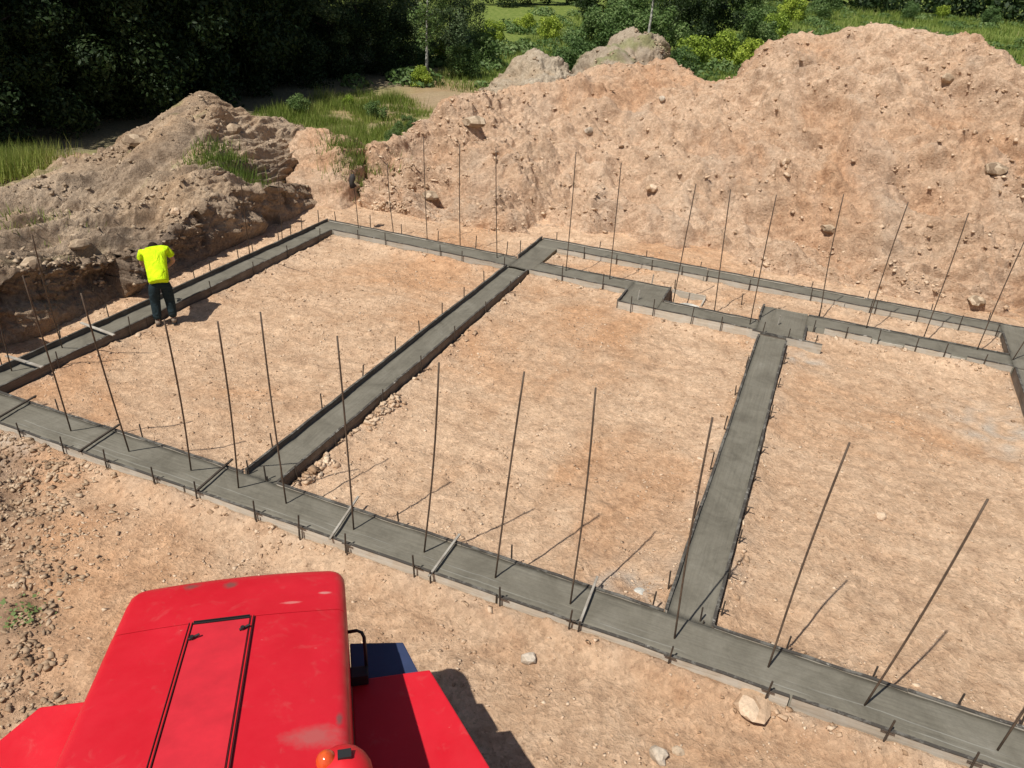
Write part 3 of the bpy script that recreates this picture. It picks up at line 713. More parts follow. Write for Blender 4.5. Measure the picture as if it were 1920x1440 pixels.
for i, (b, t) in enumerate([left[0], left[1], left[6], left[7]]):
    o = bar(at(b[0], b[1], ZB), at(t[0], t[1], 2.5 if i < 2 else 2.2), .0105, '%s tall bar in the left footing, counted from the near end' % ORD[i])
    o['group'] = 'tall bars standing in the left footing'
back = [((672, 428), (661, 330), 'with the black rag on top'), ((738, 438), (726, 305), ''), ((801, 447), (794, 257), ''), ((863, 463), (862, 270), ''), ((932, 484), (930, 275), '')]
for i, (b, t, x) in enumerate(back):
    pb = at(b[0], b[1], .21); d = math.hypot(pb.x, pb.y)
    pt = far(t[0], t[1], d+random.uniform(-.05, .05))
    o = bar(pb, pt, .0105, ('%s tall bar from the left behind the left bay %s' % (ORD[i], x)).strip()); o['group'] = 'tall bars at the back of the left bay'
    if i == 0: ragp = pt
mid = [((1061, 508), (1080, 285)), ((1143, 524), (1165, 305)), ((1263, 562), (1305, 345)), ((1340, 580), (1370, 355)), ((1406, 608), (1456, 365)), ((1537, 593), (1582, 364)), ((1624, 616), (1703, 379)),
       ((1732, 632), (1816, 400)), ((1832, 656), (1921, 452)), ((1898, 676), (2010, 500))]
for i, (b, t) in enumerate(mid):
    pb = at(b[0], b[1], .21); pt = far(t[0], t[1], math.hypot(pb.x, pb.y))
    o = bar(pb, pt, .0105, '%s tall bar from the left standing in the middle and right back footings' % ORD[i]); o['group'] = 'tall bars at the back of middle and right bay'
# rag tied on the first back bar
mb = MB()
mb.tube([ragp+Vector((.0, 0, .05)), ragp+Vector((.01, -.02, -.04)), ragp+Vector((-.02, -.03, -.15)), ragp+Vector((.02, -.01, -.27))], [.04, .075, .06, .085], 9)
o = mb.build('rag', M['grey_dark'], smooth=True); tag(o, 'black rag hanging on the tip of a bar by the bank', 'rag')

# ------------------------------------------------------------------ short stakes that pin the forms
def stake(x, y, z0, z1, lean, label, group, wedge=True, double=False):
    L = z1-z0
    e = empty('form_stake', (x, y, z0)); tag(e, label, 'stake', group)
    mb = MB(); mb.tube([(0, 0, -.1), (lean[0]*.5, lean[1]*.5, L*.5), (lean[0], lean[1], L)], .0105, 6); mb.build('pin', M['stake'], e)
    if double:
        mb = MB(); mb.tube([(.035, -.02, -.1), (.03, -.015, L*.62)], .010, 6); mb.build('pin', M['stake'], e)
    if wedge:
        mb = MB(); mb.tube([(-.05, .01, L*.62), (.075, .0, L*.66)], .008, 6); mb.build('tie_bar', M['stake'], e)
    return e
A1p = [(58, 833), (138, 860), (213, 890), (301, 923), (383, 948), (490, 987), (570, 1015), (654, 1049), (788, 1088), (818, 1097), (947, 1141), (1070, 1185), (1089, 1187), (1249, 1257), (1428, 1319), (1646, 1376), (1804, 1440)]
for i, (u, v) in enumerate(A1p):
    p = at(u, v, 0); short = i in (9, 12)
    stake(p.x, 5.962, 0, .34 if short else random.uniform(.42, .50), (random.uniform(-.03, .03), random.uniform(-.02, .01)),
          '%s short stake from the left pinning the machine side board of the near footing' % ORD[i], 'stakes on the machine side of the near footing', wedge=not short, double=i in (2, 3, 5, 6, 7))
A2p = [(132, 772), (303, 813), (478, 893), (515, 898), (545, 905), (761, 978), (976, 1035), (1231, 1118), (1316, 1160), (1470, 1225), (1630, 1278), (1786, 1325), (1905, 1365)]
for i, (u, v) in enumerate(A2p):
    p = at(u, v, .1)
    stake(p.x, 6.672, 0, random.uniform(.38, .46), (random.uniform(-.02, .02), random.uniform(-.02, .02)),
          '%s short stake from the left on the inner side of the near footing' % ORD[i], 'stakes on the inner side of the near footing', wedge=False, double=i in (3, 8))
def stake_row(pts, zt, where, group, wedge=False):
    for i, (x, y) in enumerate(pts):
        stake(x, y, 0, zt+random.uniform(-.05, .06), (random.uniform(-.03, .03), random.uniform(-.03, .03)), '%s short stake %s' % (ORD[i], where), group, wedge=wedge)
def ys(a, b, n): return [a+(b-a)*(i+.5+random.uniform(-.25, .25))/n for i in range(n)]
stake_row([(-11.57, y) for y in (7.2, 8.3, 9.35, 10.6, 11.55, 12.0, 12.9, 13.4, 14.3, 14.75, 15.2, 15.9)], .52, 'from the near end on the bank side of the left footing', 'stakes on the bank side of the left footing')
stake_row([(-10.93, y) for y in (7.7, 9.2, 11.3, 12.6, 13.8, 15.0)], .42, 'from the near end on the inner side of the left footing', 'stakes on the inner side of the left footing')
stake_row([(-6.35, y) for y in (7.3, 8.5, 9.6, 10.7, 11.6, 12.5, 13.5, 14.5)], .48, 'from the near end left of the first cross footing', 'stakes left of the first cross footing')
stake_row([(-5.72, y) for y in (7.0, 7.9, 9.2, 10.5, 11.8, 13.2, 14.4)], .34, 'from the near end right of the first cross footing', 'stakes right of the first cross footing')
stake_row([(-.61, y) for y in (7.1, 8.6, 9.8, 11.0, 12.2, 13.4)], .36, 'from the near end left of the second cross footing', 'stakes left of the second cross footing')
stake_row([(.02, y) for y in (6.95, 7.6, 8.3, 9.0, 9.8, 10.6, 11.7, 12.8, 13.9)], .32, 'from the near end right of the second cross footing', 'stakes right of the second cross footing', True)
def px_row(P, y, z1, where, group):
    for i, (u, v) in enumerate(P):
        p = at(u, v, 0); stake(p.x, y, 0, z1+random.uniform(-.04, .05), (random.uniform(-.02, .02), 0), '%s short stake from the left %s' % (ORD[i], where), group, wedge=False)
px_row([(692, 450), (744, 459), (838, 484), (878, 492), (958, 505)], 15.555, .42, 'at the back of the left bay', 'stakes at the back of the left bay')
px_row([(1059, 532), (1134, 547)], 15.555, .5, 'in front of the middle footing beside the corner', 'stakes at the back of the middle bay')
px_row([(1186, 586), (1226, 596), (1295, 612), (1351, 622), (1424, 645), (1474, 652), (1522, 664)], 14.79, .44, 'in front of the two square pads', 'stakes in front of the square pads')
px_row([(1522, 628), (1582, 636), (1641, 652), (1709, 662), (1762, 678), (1835, 692)], 15.575, .42, 'in front of the back right footing', 'stakes in front of the back right footing')
px_row([(1102, 487), (1160, 499), (1225, 512), (1282, 520), (1326, 530), (1406, 541), (1517, 572), (1626, 590), (1636, 600), (1713, 610), (1791, 626), (1860, 640)], 17.235, .42, 'in front of the far narrow footing', 'stakes in front of the far narrow footing')
stake_row([(x, 16.27) for x in (-11.3, -10.3, -9.4, -8.4, -7.4, -6.6)], .5, 'from the left behind the back footing of the left bay', 'stakes behind the left bay')
stake_row([(x, 17.89) for x in (-5.9, -4.8, -3.6, -2.3, -1.1, .2, 1.4, 2.7, 3.8)], .40, 'from the left behind the far narrow footing', 'stakes behind the far narrow footing')
stake_row([(-6.33, 16.5)], .5, 'standing alone left of the back corner return', None)
stake_row([(x, 16.26) for x in (-2.55, -1.1, .45)], .45, 'from the left behind the square pads', 'stakes behind the square pads')

# spreaders laid across the forms
def lath(p0, p1, z, w, h, name, label, mat, z2=None):
    p0 = Vector(p0); p1 = Vector(p1); d = p1-p0; L = d.length; mb = MB()
    tilt = Matrix.Rotation(0, 3, 'Y')
    mb.box((0, 0, h/2), (L, w, h)); o = mb.build(name, M[mat], bevel=min(w, h)*.12); o.location = ((p0.x+p1.x)/2, (p0.y+p1.y)/2, z); o.rotation_euler = (0, math.radians(random.uniform(-1, 1)), math.atan2(d.y, d.x))
    tag(o, label, 'spreader' if name == 'spreader' else 'lath', 'spreaders across the near footing' if name == 'spreader' else 'laths across the left footing'); return o
for i, (u0, v0, u1, v1, mt) in enumerate([(-6, 786, 68, 743, 'stake'), (148, 848, 224, 797, 'stake'), (368, 922, 436, 862, 'stake'), (618, 1012, 672, 932, 'lath'), (804, 1082, 862, 1003, 'lath'), (1088, 1166, 1120, 1083, 'lath')]):
    lath(at(u0, v0, .28), at(u1, v1, .28), .279, .028, .022, 'spreader', '%s %s spreader from the left laid across the near footing' % (ORD[i], 'dark' if mt == 'stake' else 'pale wooden'), mt)
lath(at(12, 668, .28), at(80, 690, .28), .282, .05, .022, 'lath', 'pale lath across the left footing at the left picture edge', 'lath')
lath(at(152, 607, .28), at(214, 629, .28), .282, .05, .022, 'lath', 'pale lath across the left footing next to the worker', 'lath')
for i, (u, v, lab) in enumerate([(1196, 562, 'small pale peg upright in the first square pad'), (1222, 532, 'short pale peg at the far edge of the first square pad'), (1458, 610, 'pale peg upright in the second square pad')]):
    p = at(u, v, .21); mb = MB(); mb.tube([(0, 0, -.05), (.01, 0, .22)], .013, 6); o = mb.build('peg', M['lath'], loc=p); tag(o, lab, 'peg')
# spilled cement
def spill(u, v, sx, sy, label, z=0.0):
    p = at(u, v, z); o = bpy.data.objects.new('cement_spill', rock_mesh('cement_spill', M['cement_lump'], int(u), .22)); col.objects.link(o)
    o.location = (p.x, p.y, z+.02); o.scale = (sx, sy, .35); tag(o, label, 'cement spill')
spill(1500, 656, .33, .22, 'pale lump of spilled cement beside the second square pad')
spill(1010, 518, .18, .12, 'pale lump of spilled cement at the back end of the first cross footing')
spill(1200, 1118, .13, .10, 'small pale cement splash left of the second cross footing')
spill(1290, 578, .28, .12, 'shiny pale cement left in the small open pit')

# ------------------------------------------------------------------ red machine
TH = rad(35.1); nx_ = Vector((math.cos(TH), math.sin(TH), 0)); ty_ = Vector((-math.sin(TH), math.cos(TH), 0))
N0, S0 = -.84, 3.0
mbase = nx_*N0+ty_*S0
RM = empty('red_machine', (mbase.x, mbase.y, 0), TH)
tag(RM, 'red construction machine with worn engine hood standing below the camera', 'construction machine')
def ns(n, s, z): return Vector((n-N0, s-S0, z))
def hood_z(s):
    return float(np.interp(s, [1.4, 2.8, 3.5, 4.12, 4.62, 4.78], [3.04, 2.765, 2.60, 2.455, 2.335, 2.29]))
def section(s, zt, nl, nr, zb, r=.075, crown=.03):
    pts = [ns(nl, s, zb), ns(nl, s, zt-r)]
    for k in range(1, 6):
        a = k/6*math.pi/2; pts.append(ns(nl+r*(1-math.cos(a)), s, zt-r+r*math.sin(a)))
    for k in range(0, 13):
        t = k/12; pts.append(ns(nl+r+(nr-nl-2*r)*t, s, zt+crown*4*t*(1-t)))
    for k in range(1, 6):
        a = math.pi/2*(1-k/6); pts.append(ns(nr-r+r*math.cos(a), s, zt-r+r*math.sin(a)))
    pts += [ns(nr, s, zt-r), ns(nr, s, zb)]
    return pts
def loft(secs, name, mats, parent, capf=True, capb=True, smooth=True):
    mb = MB(); k = len(secs[0]); vs = [p for s in secs for p in s]; fs = []
    for i in range(len(secs)-1):
        for j in range(k-1): fs.append((i*k+j, i*k+j+1, (i+1)*k+j+1, (i+1)*k+j))
    mb.add(vs, fs); fs = []
    if capb: mb.add(secs[0], [tuple(range(k))])
    if capf: mb.add(secs[-1], [tuple(range(k))[::-1]])
    vs = []
    mb.add(vs, fs); o = mb.build(name, mats, parent)
    o.data.polygons.foreach_set('use_smooth', [len(p.vertices) == 4 for p in o.data.polygons]); return o
NL, NR = -1.60, -.065
secs = [section(s, hood_z(s), NL, NR, 1.35) for s in np.linspace(1.4, 4.125, 16)]
loft(secs, 'hood', M['red'], RM)
secs = [section(s, hood_z(s)-.004, NL+.001, NR-.001, 1.35) for s in (4.137, 4.3, 4.5)]
for s, dz, ins in ((4.62, 0, .005), (4.68, .012, .02), (4.73, .035, .045), (4.765, .075, .075), (4.78, .13, .10)):
    secs.append(section(s, hood_z(s)-dz, NL+ins, NR-ins, 1.35, .09, .03))
loft(secs, 'hood_nose', M['red'], RM)
# hatch plate with its two rails and bolts
def plate_on_hood(n0, n1, s0, s1, dz, th, name, mat, nseg=12):
    mb = MB(); vs = []
    for i in range(nseg+1):
        s = s0+(s1-s0)*i/nseg
        for n_ in (n0, n1):
            t = (n_-NL-.09)/(NR-NL-.18); zz = hood_z(s)+.03*4*t*(1-t)+dz; vs += [ns(n_, s, zz-th), ns(n_, s, zz)]
    fs = []
    for i in range(nseg):
        a = i*4; fs += [(a+1, a+3, a+7, a+5), (a, a+4, a+6, a+2), (a, a+1, a+5, a+4), (a+2, a+6, a+7, a+3)]
    fs += [(0, 2, 3, 1), (nseg*4, nseg*4+1, nseg*4+3, nseg*4+2)]
    mb.add(vs, fs); return mb.build(name, mat, RM)
plate_on_hood(-1.065, -.705, 1.6, 4.095, .010, .018, 'hatch', M['red_pale'])
M['seam'] = simple('dark_seam', (.06, .012, .014), .7)
for a, b in ((-1.095, -1.0905), (-1.0755, -1.071), (-.699, -.6945), (-.680, -.6755)):
    plate_on_hood(a, b, 1.6, 4.12, .018, .03, 'hatch_rail', M['seam'])
plate_on_hood(-1.086, -1.078, 1.6, 4.12, .013, .02, 'hatch_seam', M['red_plain']); plate_on_hood(-.692, -.684, 1.6, 4.12, .013, .02, 'hatch_seam', M['red_plain'])
plate_on_hood(-1.066, -.704, 4.098, 4.112, .018, .03, 'hatch_rail', M['black'], 3); plate_on_hood(-1.066, -.704, 4.122, 4.132, .018, .03, 'hatch_rail', M['black'], 3)
for a, b in ((-1.045, 3.93), (-.735, 3.97)):
    mb = MB(); mb.tube([ns(a, b, hood_z(b)+.03), ns(a, b, hood_z(b)+.065)], .014, 8); mb.tube([ns(a-.02, b-.01, hood_z(b)+.05), ns(a+.045, b+.02, hood_z(b)+.055)], .009, 6); mb.build('latch', M['black'], RM)
# lower body, decks, fenders
def slab(pts, z0, z1, name, mat, bevel=.012):
    mb = MB(); k = len(pts); vs = [ns(a, b, z0) for a, b in pts]+[ns(a, b, z1) for a, b in pts]
    fs = [tuple(range(k))[::-1], tuple(range(k, 2*k))]+[(i, (i+1) % k, (i+1) % k+k, i+k) for i in range(k)]
    mb.add(vs, fs); return mb.build(name, mat, RM, bevel=bevel)
slab([(NL+.02, 1.4), (NR-.02, 1.4), (NR-.02, 4.70), (NL+.02, 4.70)], .55, 1.345, 'engine_body', M['red_plain'])
slab([(NR+.005, 1.6), (1.0, 1.6), (.83, 3.25), (.53, 4.14), (NR+.005, 4.14)], 1.62, 1.70, 'side_deck', M['red'])
slab([(1.0-.03, 1.6), (1.0-.002, 1.6), (.83-.002, 3.24), (.53-.002, 4.13), (.50, 4.12), (.80, 3.24)], .95, 1.615, 'deck_skirt', M['red_plain'], .005)
slab([(NR+.005, 4.17), (.45, 4.17), (.36, 4.49), (NR+.005, 4.55)], 1.58, 1.65, 'front_step', M['navy'])
slab([(NR+.01, 4.17), (.42, 4.17), (.34, 4.47), (NR+.01, 4.52)], 1.1, 1.575, 'step_box', M['navy'], .01)
slab([(-2.46, 1.6), (NL-.005, 1.6), (NL-.005, 4.27), (-2.22, 4.28), (-2.42, 4.02)], 1.62, 1.70, 'fender', M['red'])
slab([(-2.45, 1.6), (-2.42, 1.6), (-2.39, 4.02), (-2.20, 4.26), (-2.22, 4.275), (-2.415, 4.02)], .95, 1.615, 'fender_skirt', M['red_plain'], .005)
def wheel(n_, s_):
    e = empty('wheel', ns(n_, s_, .5)); e.parent = RM
    mb = MB(); prof = [(-.16, .30), (-.17, .44), (-.14, .49), (0, .5), (.14, .49), (.17, .44), (.16, .30)]; k = 28
    vs = [(x, r*math.cos(2*math.pi*j/k), r*math.sin(2*math.pi*j/k)) for x, r in prof for j in range(k)]
    fs = [(i*k+j, i*k+(j+1) % k, (i+1) * k+(j+1) % k, (i+1)*k+j) for i in range(len(prof)-1) for j in range(k)]
    mb.add(vs, fs); mb.build('tyre', M['rubber'], e, smooth=True)
    mb = MB(); prof = [(-.12, .02), (-.12, .14), (-.08, .16), (-.10, .31), (.10, .31), (.08, .16), (.12, .14), (.12, .02)]
    vs = [(x, r*math.cos(2*math.pi*j/k), r*math.sin(2*math.pi*j/k)) for x, r in prof for j in range(k)]
    mb.add(vs, [(i*k+j, i*k+(j+1) % k, (i+1)*k+(j+1) % k, (i+1)*k+j) for i in range(len(prof)-1) for j in range(k)]); mb.build('rim', M['black'], e, smooth=True)
for a in (.42, -2.0):
    for b in (3.55, 2.0): wheel(a, b)
# grab handle and bracket
mb = MB(); mb.tube([ns(NR-.01, 4.24, 2.10), ns(.0, 4.235, 2.11), ns(.035, 4.22, 2.10), ns(.05, 4.21, 2.06), ns(.055, 4.18, 1.9), ns(.055, 4.16, 1.72)], .013, 8); mb.build('grab_handle', M['black'], RM, smooth=True)
mb = MB(); mb.box(ns(0, 4.12, 1.76), (.13, .10, .10)); mb.build('handle_bracket', M['black'], RM, bevel=.01)
# beacon in its red housing
def dome(c, r, h, name, mat, k=18, m=7, sx=1, sy=1):
    mb = MB(); vs = []
    for i in range(m+1):
        a = i/m*math.pi/2
        for j in range(k): vs.append(Vector(c)+Vector((sx*r*math.cos(a)*math.cos(2*math.pi*j/k), sy*r*math.cos(a)*math.sin(2*math.pi*j/k), h*math.sin(a))))
    fs = [(i*k+j, i*k+(j+1) % k, (i+1)*k+(j+1) % k, (i+1)*k+j) for i in range(m) for j in range(k)]
    mb.add(vs, fs); return mb.build(name, mat, RM, smooth=True)
zc = hood_z(2.72)
dome(ns(-.115, 2.66, zc-.08), .17, .15, 'beacon_housing', M['red_plain'], sx=.95, sy=1.05)
def amber():
    m, n, p = new_mat('amber_lens'); p.inputs['Base Color'].default_value = (.8, .17, .02, 1); p.inputs['Roughness'].default_value = .12
    p.inputs['Coat Weight'].default_value = .6
    n.links.new(ramp(n, noise(n, 20, 3, .5), [(.3, (.45, .03, .012)), (.7, (.75, .12, .02))]), p.inputs['Base Color']); return m
dome(ns(-.195, 2.70, zc+.03), .055, .06, 'beacon_lens', amber())
mb = MB(); mb.box(ns(-.10, 2.69, zc+.075), (.07, .05, .02)); mb.build('beacon_bracket', M['black'], RM)
# back wall of the body behind the hood
slab([(-2.45, 1.1), (1.0, 1.1), (1.0, 1.36), (-2.45, 1.36)], .9, 3.0, 'rear_bulkhead', M['red_plain'])
slab([(-2.3, .2), (.9, .2), (.9, 1.08), (-2.3, 1.08)], .55, 1.3, 'rear_chassis', M['black'])

# ------------------------------------------------------------------ worker
def skin_body(name, verts, edges, radii, mat, parent, sub=2, root=0):
    me = bpy.data.meshes.new(name); me.from_pydata(verts, edges, []); o = bpy.data.objects.new(name, me); col.objects.link(o)
    m = o.modifiers.new('skin', 'SKIN'); m.use_smooth_shade = True
    for i, r in enumerate(radii):
        r = r if isinstance(r, tuple) else (r, r)
        me.skin_vertices[0].data[i].radius = r
    me.skin_vertices[0].data[root].use_root = True
    s = o.modifiers.new('sub', 'SUBSURF'); s.levels = sub; s.render_levels = sub
    dg = bpy.context.evaluated_depsgraph_get(); me2 = bpy.data.meshes.new_from_object(o.evaluated_get(dg)); me2.name = name
    bpy.data.objects.remove(o); o = bpy.data.objects.new(name, me2); col.objects.link(o); o.data.materials.clear(); o.data.materials.append(mat)
    o.data.polygons.foreach_set('use_smooth', [True]*len(o.data.polygons)); o.parent = parent; return o
def cloth(name, c, rough=.9):
    m, n, p = new_mat(name)
    f = ramp(n, noise(n, 7, 5, .6), [(.3, tuple(x*.82 for x in c)), (.7, tuple(min(1, x*1.1) for x in c))]); n.links.new(f, p.inputs['Base Color'])
    p.inputs['Roughness'].default_value = rough; p.inputs['Specular IOR Level'].default_value = .1
    n.links.new(bump(n, noise(n, 7, 4, .5, dist=1.0), .8, .07), p.inputs['Normal']); return m
HV = cloth('hivis_cloth', (.62, .88, .015)); JN = cloth('dark_jeans', (.022, .036, .042)); SK = cloth('skin', (.50, .29, .20), .6); HR = cloth('dark_hair', (.02, .015, .012)); SHO = cloth('shoe', (.27, .21, .16)); SOLE = cloth('shoe_sole', (.03, .03, .03))
pf = at(307, 610, 0)
# the worker faces local +Y (leaning towards the far side of the footing)
pf.x += .13; pf.y -= .05
W_ = empty('person', (pf.x, pf.y, gz(pf.x, pf.y)+.005), rad(47))
tag(W_, 'worker in yellow hi-vis T-shirt and dark jeans bending over the left footing', 'person')
HIP = (0, .0, .93)
LEG = [(.0, -.0, .93), (-.10, .0, .88), (-.12, .05, .48), (-.135, .0, .09), (.10, .0, .88), (.125, .06, .48), (.14, .03, .09)]
# skin layer: one continuous body (head, neck, trunk, arms with hands, lower legs)
sh = Vector((0, .44, 1.33)); chest = Vector((0, .30, 1.24)); 
BV = [(0, 0, .93), (0, .12, 1.06), (0, .30, 1.22), (0, .42, 1.28), (0, .52, 1.29), (0, .60, 1.27), (0, .68, 1.21),
      (-.10, 0, .88), (-.12, .05, .48), (-.135, .0, .07), (-.145, .13, .045),
      (.10, 0, .88), (.125, .06, .48), (.14, .03, .07), (.15, .16, .045),
      (-.20, .42, 1.30), (-.24, .49, 1.04), (-.15, .63, .88), (-.11, .69, .83),
      (.20, .42, 1.30), (.31, .40, 1.08), (.20, .58, .92), (.14, .65, .86)]
BE = [(0, 1), (1, 2), (2, 3), (3, 4), (4, 5), (5, 6), (0, 7), (7, 8), (8, 9), (9, 10), (0, 11), (11, 12), (12, 13), (13, 14),
      (3, 15), (15, 16), (16, 17), (17, 18), (3, 19), (19, 20), (20, 21), (21, 22)]
BR = [(.13, .10), (.12, .095), (.14, .10), (.12, .085), .055, .088, .085, .085, .058, .038, .035, .085, .058, .038, .035,
      .058, .042, .030, .038, .058, .042, .030, .038]
body = skin_body('body', BV, BE, BR, SK, W_)
# fingers
for sgn, wv in ((-1, Vector((-.11, .69, .83))), (1, Vector((.14, .65, .86)))):
    for k in range(4):
        b = wv+Vector((sgn*(-.025+.017*k), .02, 0)); L = (.075, .085, .08, .062)[k]
        skin_body('finger', [b, b+Vector((0, .03, -.02))+Vector((0, L*.4, -L*.3)), b+Vector((0, .02, -.02))+Vector((0, L*.5, -L))], [(0, 1), (1, 2)], [.009, .0085, .007], SK, W_, 1)
    b = wv+Vector((-sgn*.03, .0, 0)); skin_body('thumb', [b, b+Vector((-sgn*.03, .025, -.02)), b+Vector((-sgn*.03, .05, -.045))], [(0, 1), (1, 2)], [.011, .010, .008], SK, W_, 1)
# T-shirt with short sleeves and a hem over the belt
skin_body('t_shirt', [(0, -.105, .865), (0, -.09, .885), (0, .10, 1.06), (0, .28, 1.215), (0, .41, 1.30), (0, .48, 1.29), (-.20, .42, 1.27), (-.25, .46, 1.12), (.21, .42, 1.29), (.305, .41, 1.15)],
          [(0, 1), (1, 2), (2, 3), (3, 4), (4, 5), (4, 6), (6, 7), (4, 8), (8, 9)], [(.185, .165), (.19, .165), (.195, .15), (.215, .145), (.155, .115), .075, (.085, .085), .074, (.085, .085), .074], HV, W_, 2)
skin_body('jeans', [(0, -.02, .96), (0, .0, .90), (-.095, .0, .83), (-.12, .05, .48), (-.135, .0, .10), (.095, .0, .83), (.125, .06, .48), (.14, .03, .10)],
          [(0, 1), (1, 2), (2, 3), (3, 4), (1, 5), (5, 6), (6, 7)], [(.165, .14), (.17, .15), .128, .098, .078, .128, .098, .078], JN, W_, 2)
# head: hair cap, ears, nose
hc = Vector((0, .64, 1.25))
o = MB(); k, m_ = 16, 8; vs = []
for i in range(m_+1):
    a = -.35+i/m_*(math.pi/2+.35)
    for j in range(k): vs.append(hc+Matrix.Rotation(rad(-60), 3, 'X') @ Vector((.098*math.cos(a)*math.cos(2*math.pi*j/k), .112*math.cos(a)*math.sin(2*math.pi*j/k), .125*math.sin(a)))+Vector((0, -.03, .02)))
o.add(vs, [(i*k+j, i*k+(j+1) % k, (i+1)*k+(j+1) % k, (i+1)*k+j) for i in range(m_) for j in range(k)]); o.build('hair', HR, W_, smooth=True)
for sgn in (-1, 1):
    mb = MB(); mb.tube([hc+Vector((sgn*.083, -.01, -.045)), hc+Vector((sgn*.10, -.005, -.01)), hc+Vector((sgn*.095, .01, .02))], [.012, .022, .012], 8); mb.build('ear', SK, W_, smooth=True)
mb = MB(); mb.tube([hc+Vector((0, .06, -.075)), hc+Vector((0, .03, -.105)), hc+Vector((0, .005, -.085))], [.010, .018, .012], 8); mb.build('nose', SK, W_, smooth=True)
for a, b in ((-.138, .03), (.143, .06)):
    mb = MB(); mb.tube([(a, b-.10, .05), (a, b-.06, .065), (a, b+.03, .06), (a, b+.13, .045), (a, b+.17, .035)], [.03, .047, .048, .042, .02], 12); mb.build('shoe', SHO, W_, smooth=True)
    mb = MB(); mb.box((a, b+.03, .012), (.085, .27, .024)); mb.build('shoe_sole', SOLE, W_, bevel=.008)

# ------------------------------------------------------------------ plants
def leaf_mat(name, stops, trans=.25):
    m, n, p = new_mat(name)
    a = n.nodes.new('ShaderNodeVertexColor'); a.layer_name = 'tint'; s = n.nodes.new('ShaderNodeSeparateColor'); n.links.new(a.outputs[0], s.inputs[0])
    oi = n.nodes.new('ShaderNodeObjectInfo')
    c = ramp(n, s.outputs[0], stops)
    v = ramp(n, oi.outputs['Random'], [(0, (.8, .85, .8)), (1, (1.18, 1.1, 1.0))]); c = mix(n, c, v, 1, 'MULTIPLY')
    n.links.new(c, p.inputs['Base Color']); p.inputs['Roughness'].default_value = .6; p.inputs['Specular IOR Level'].default_value = .3
    t = n.nodes.new('ShaderNodeBsdfTranslucent'); n.links.new(c, t.inputs[0]); ms = n.nodes.new('ShaderNodeMixShader'); ms.inputs[0].default_value = trans
    n.links.new(p.outputs[0], ms.inputs[1]); n.links.new(t.outputs[0], ms.inputs[2]); n.links.new(ms.outputs[0], n.nodes['Material Output'].inputs[0]); return m
M['leaf_dark'] = leaf_mat('dark_leaves', [(0, (.012, .026, .008)), (.5, (.03, .058, .016)), (1, (.07, .10, .035))])
M['leaf_mid'] = leaf_mat('mid_leaves', [(0, (.05, .10, .025)), (.5, (.12, .20, .06)), (1, (.24, .31, .13))])
M['leaf_bright'] = leaf_mat('bright_leaves', [(0, (.12, .19, .02)), (.5, (.28, .38, .045)), (1, (.46, .54, .10))])
M['leaf_grey'] = leaf_mat('greygreen_leaves', [(0, (.06, .10, .04)), (.5, (.13, .19, .085)), (1, (.30, .36, .22))])
M['grass'] = leaf_mat('grass_blades', [(0, (.09, .15, .025)), (.45, (.20, .27, .055)), (.8, (.32, .35, .11)), (1, (.50, .46, .24))], .3)
M['bark'] = clod_mat('bark', (.10, .08, .06), (.065, .052, .04), (.035, .03, .024))
M['birch'] = clod_mat('birch_bark', (.62, .6, .54), (.5, .48, .43), (.2, .19, .17))
def leaf_cloud(blobs, n, size, seed, squash=.8, shell=.55):
    r = np.random.default_rng(seed); w8 = np.array([b[3]**2 for b in blobs]); k = r.choice(len(blobs), n, p=w8/w8.sum()); B = np.array(blobs)[k]
    d = r.normal(size=(n, 3)); d /= np.linalg.norm(d, axis=1)[:, None]
    rr = B[:, 3]*(shell+(1-shell)*r.uniform(0, 1, n)**.6)*(1+.22*gn(d[:, 0]*3+k*7, d[:, 1]*3+d[:, 2]*2, seed))
    C = B[:, :3]+d*rr[:, None]*np.array([1, 1, squash])
    nn = d+r.normal(size=(n, 3))*.7+np.array([0, 0, .35]); nn /= np.linalg.norm(nn, axis=1)[:, None]
    return C, nn, r, k
def leaf_geo(C, nn, size, r, var=.5):
    n = len(C); a = np.cross(nn, r.normal(size=(n, 3))); a /= np.linalg.norm(a, axis=1)[:, None]+1e-9; b = np.cross(nn, a)
    s = (size*(1+r.uniform(-var, var, n)))[:, None]
    V = np.stack([C-a*s, C+b*s*.5+nn*s*.12, C+a*s, C-b*s*.5+nn*s*.12], 1).reshape(-1, 3)
    F = np.arange(n*4).reshape(n, 4); return V, F
def crown_mesh(name, blobs, n, size, seed, mat, **kw):
    C, nn, r, k = leaf_cloud(blobs, n, size, seed, **kw); V, F = leaf_geo(C, nn, size, r)
    t = np.clip(.45+.28*gn(C[:, 0]*1.1, C[:, 1]*1.1+C[:, 2]*1.3, seed+4)+r.normal(size=n)*.17, 0, 1)
    cols = np.repeat(np.stack([t, t, t, np.ones(n)], -1), 4, 0)
    return mesh_np(name, V, F, mat, cols=cols)
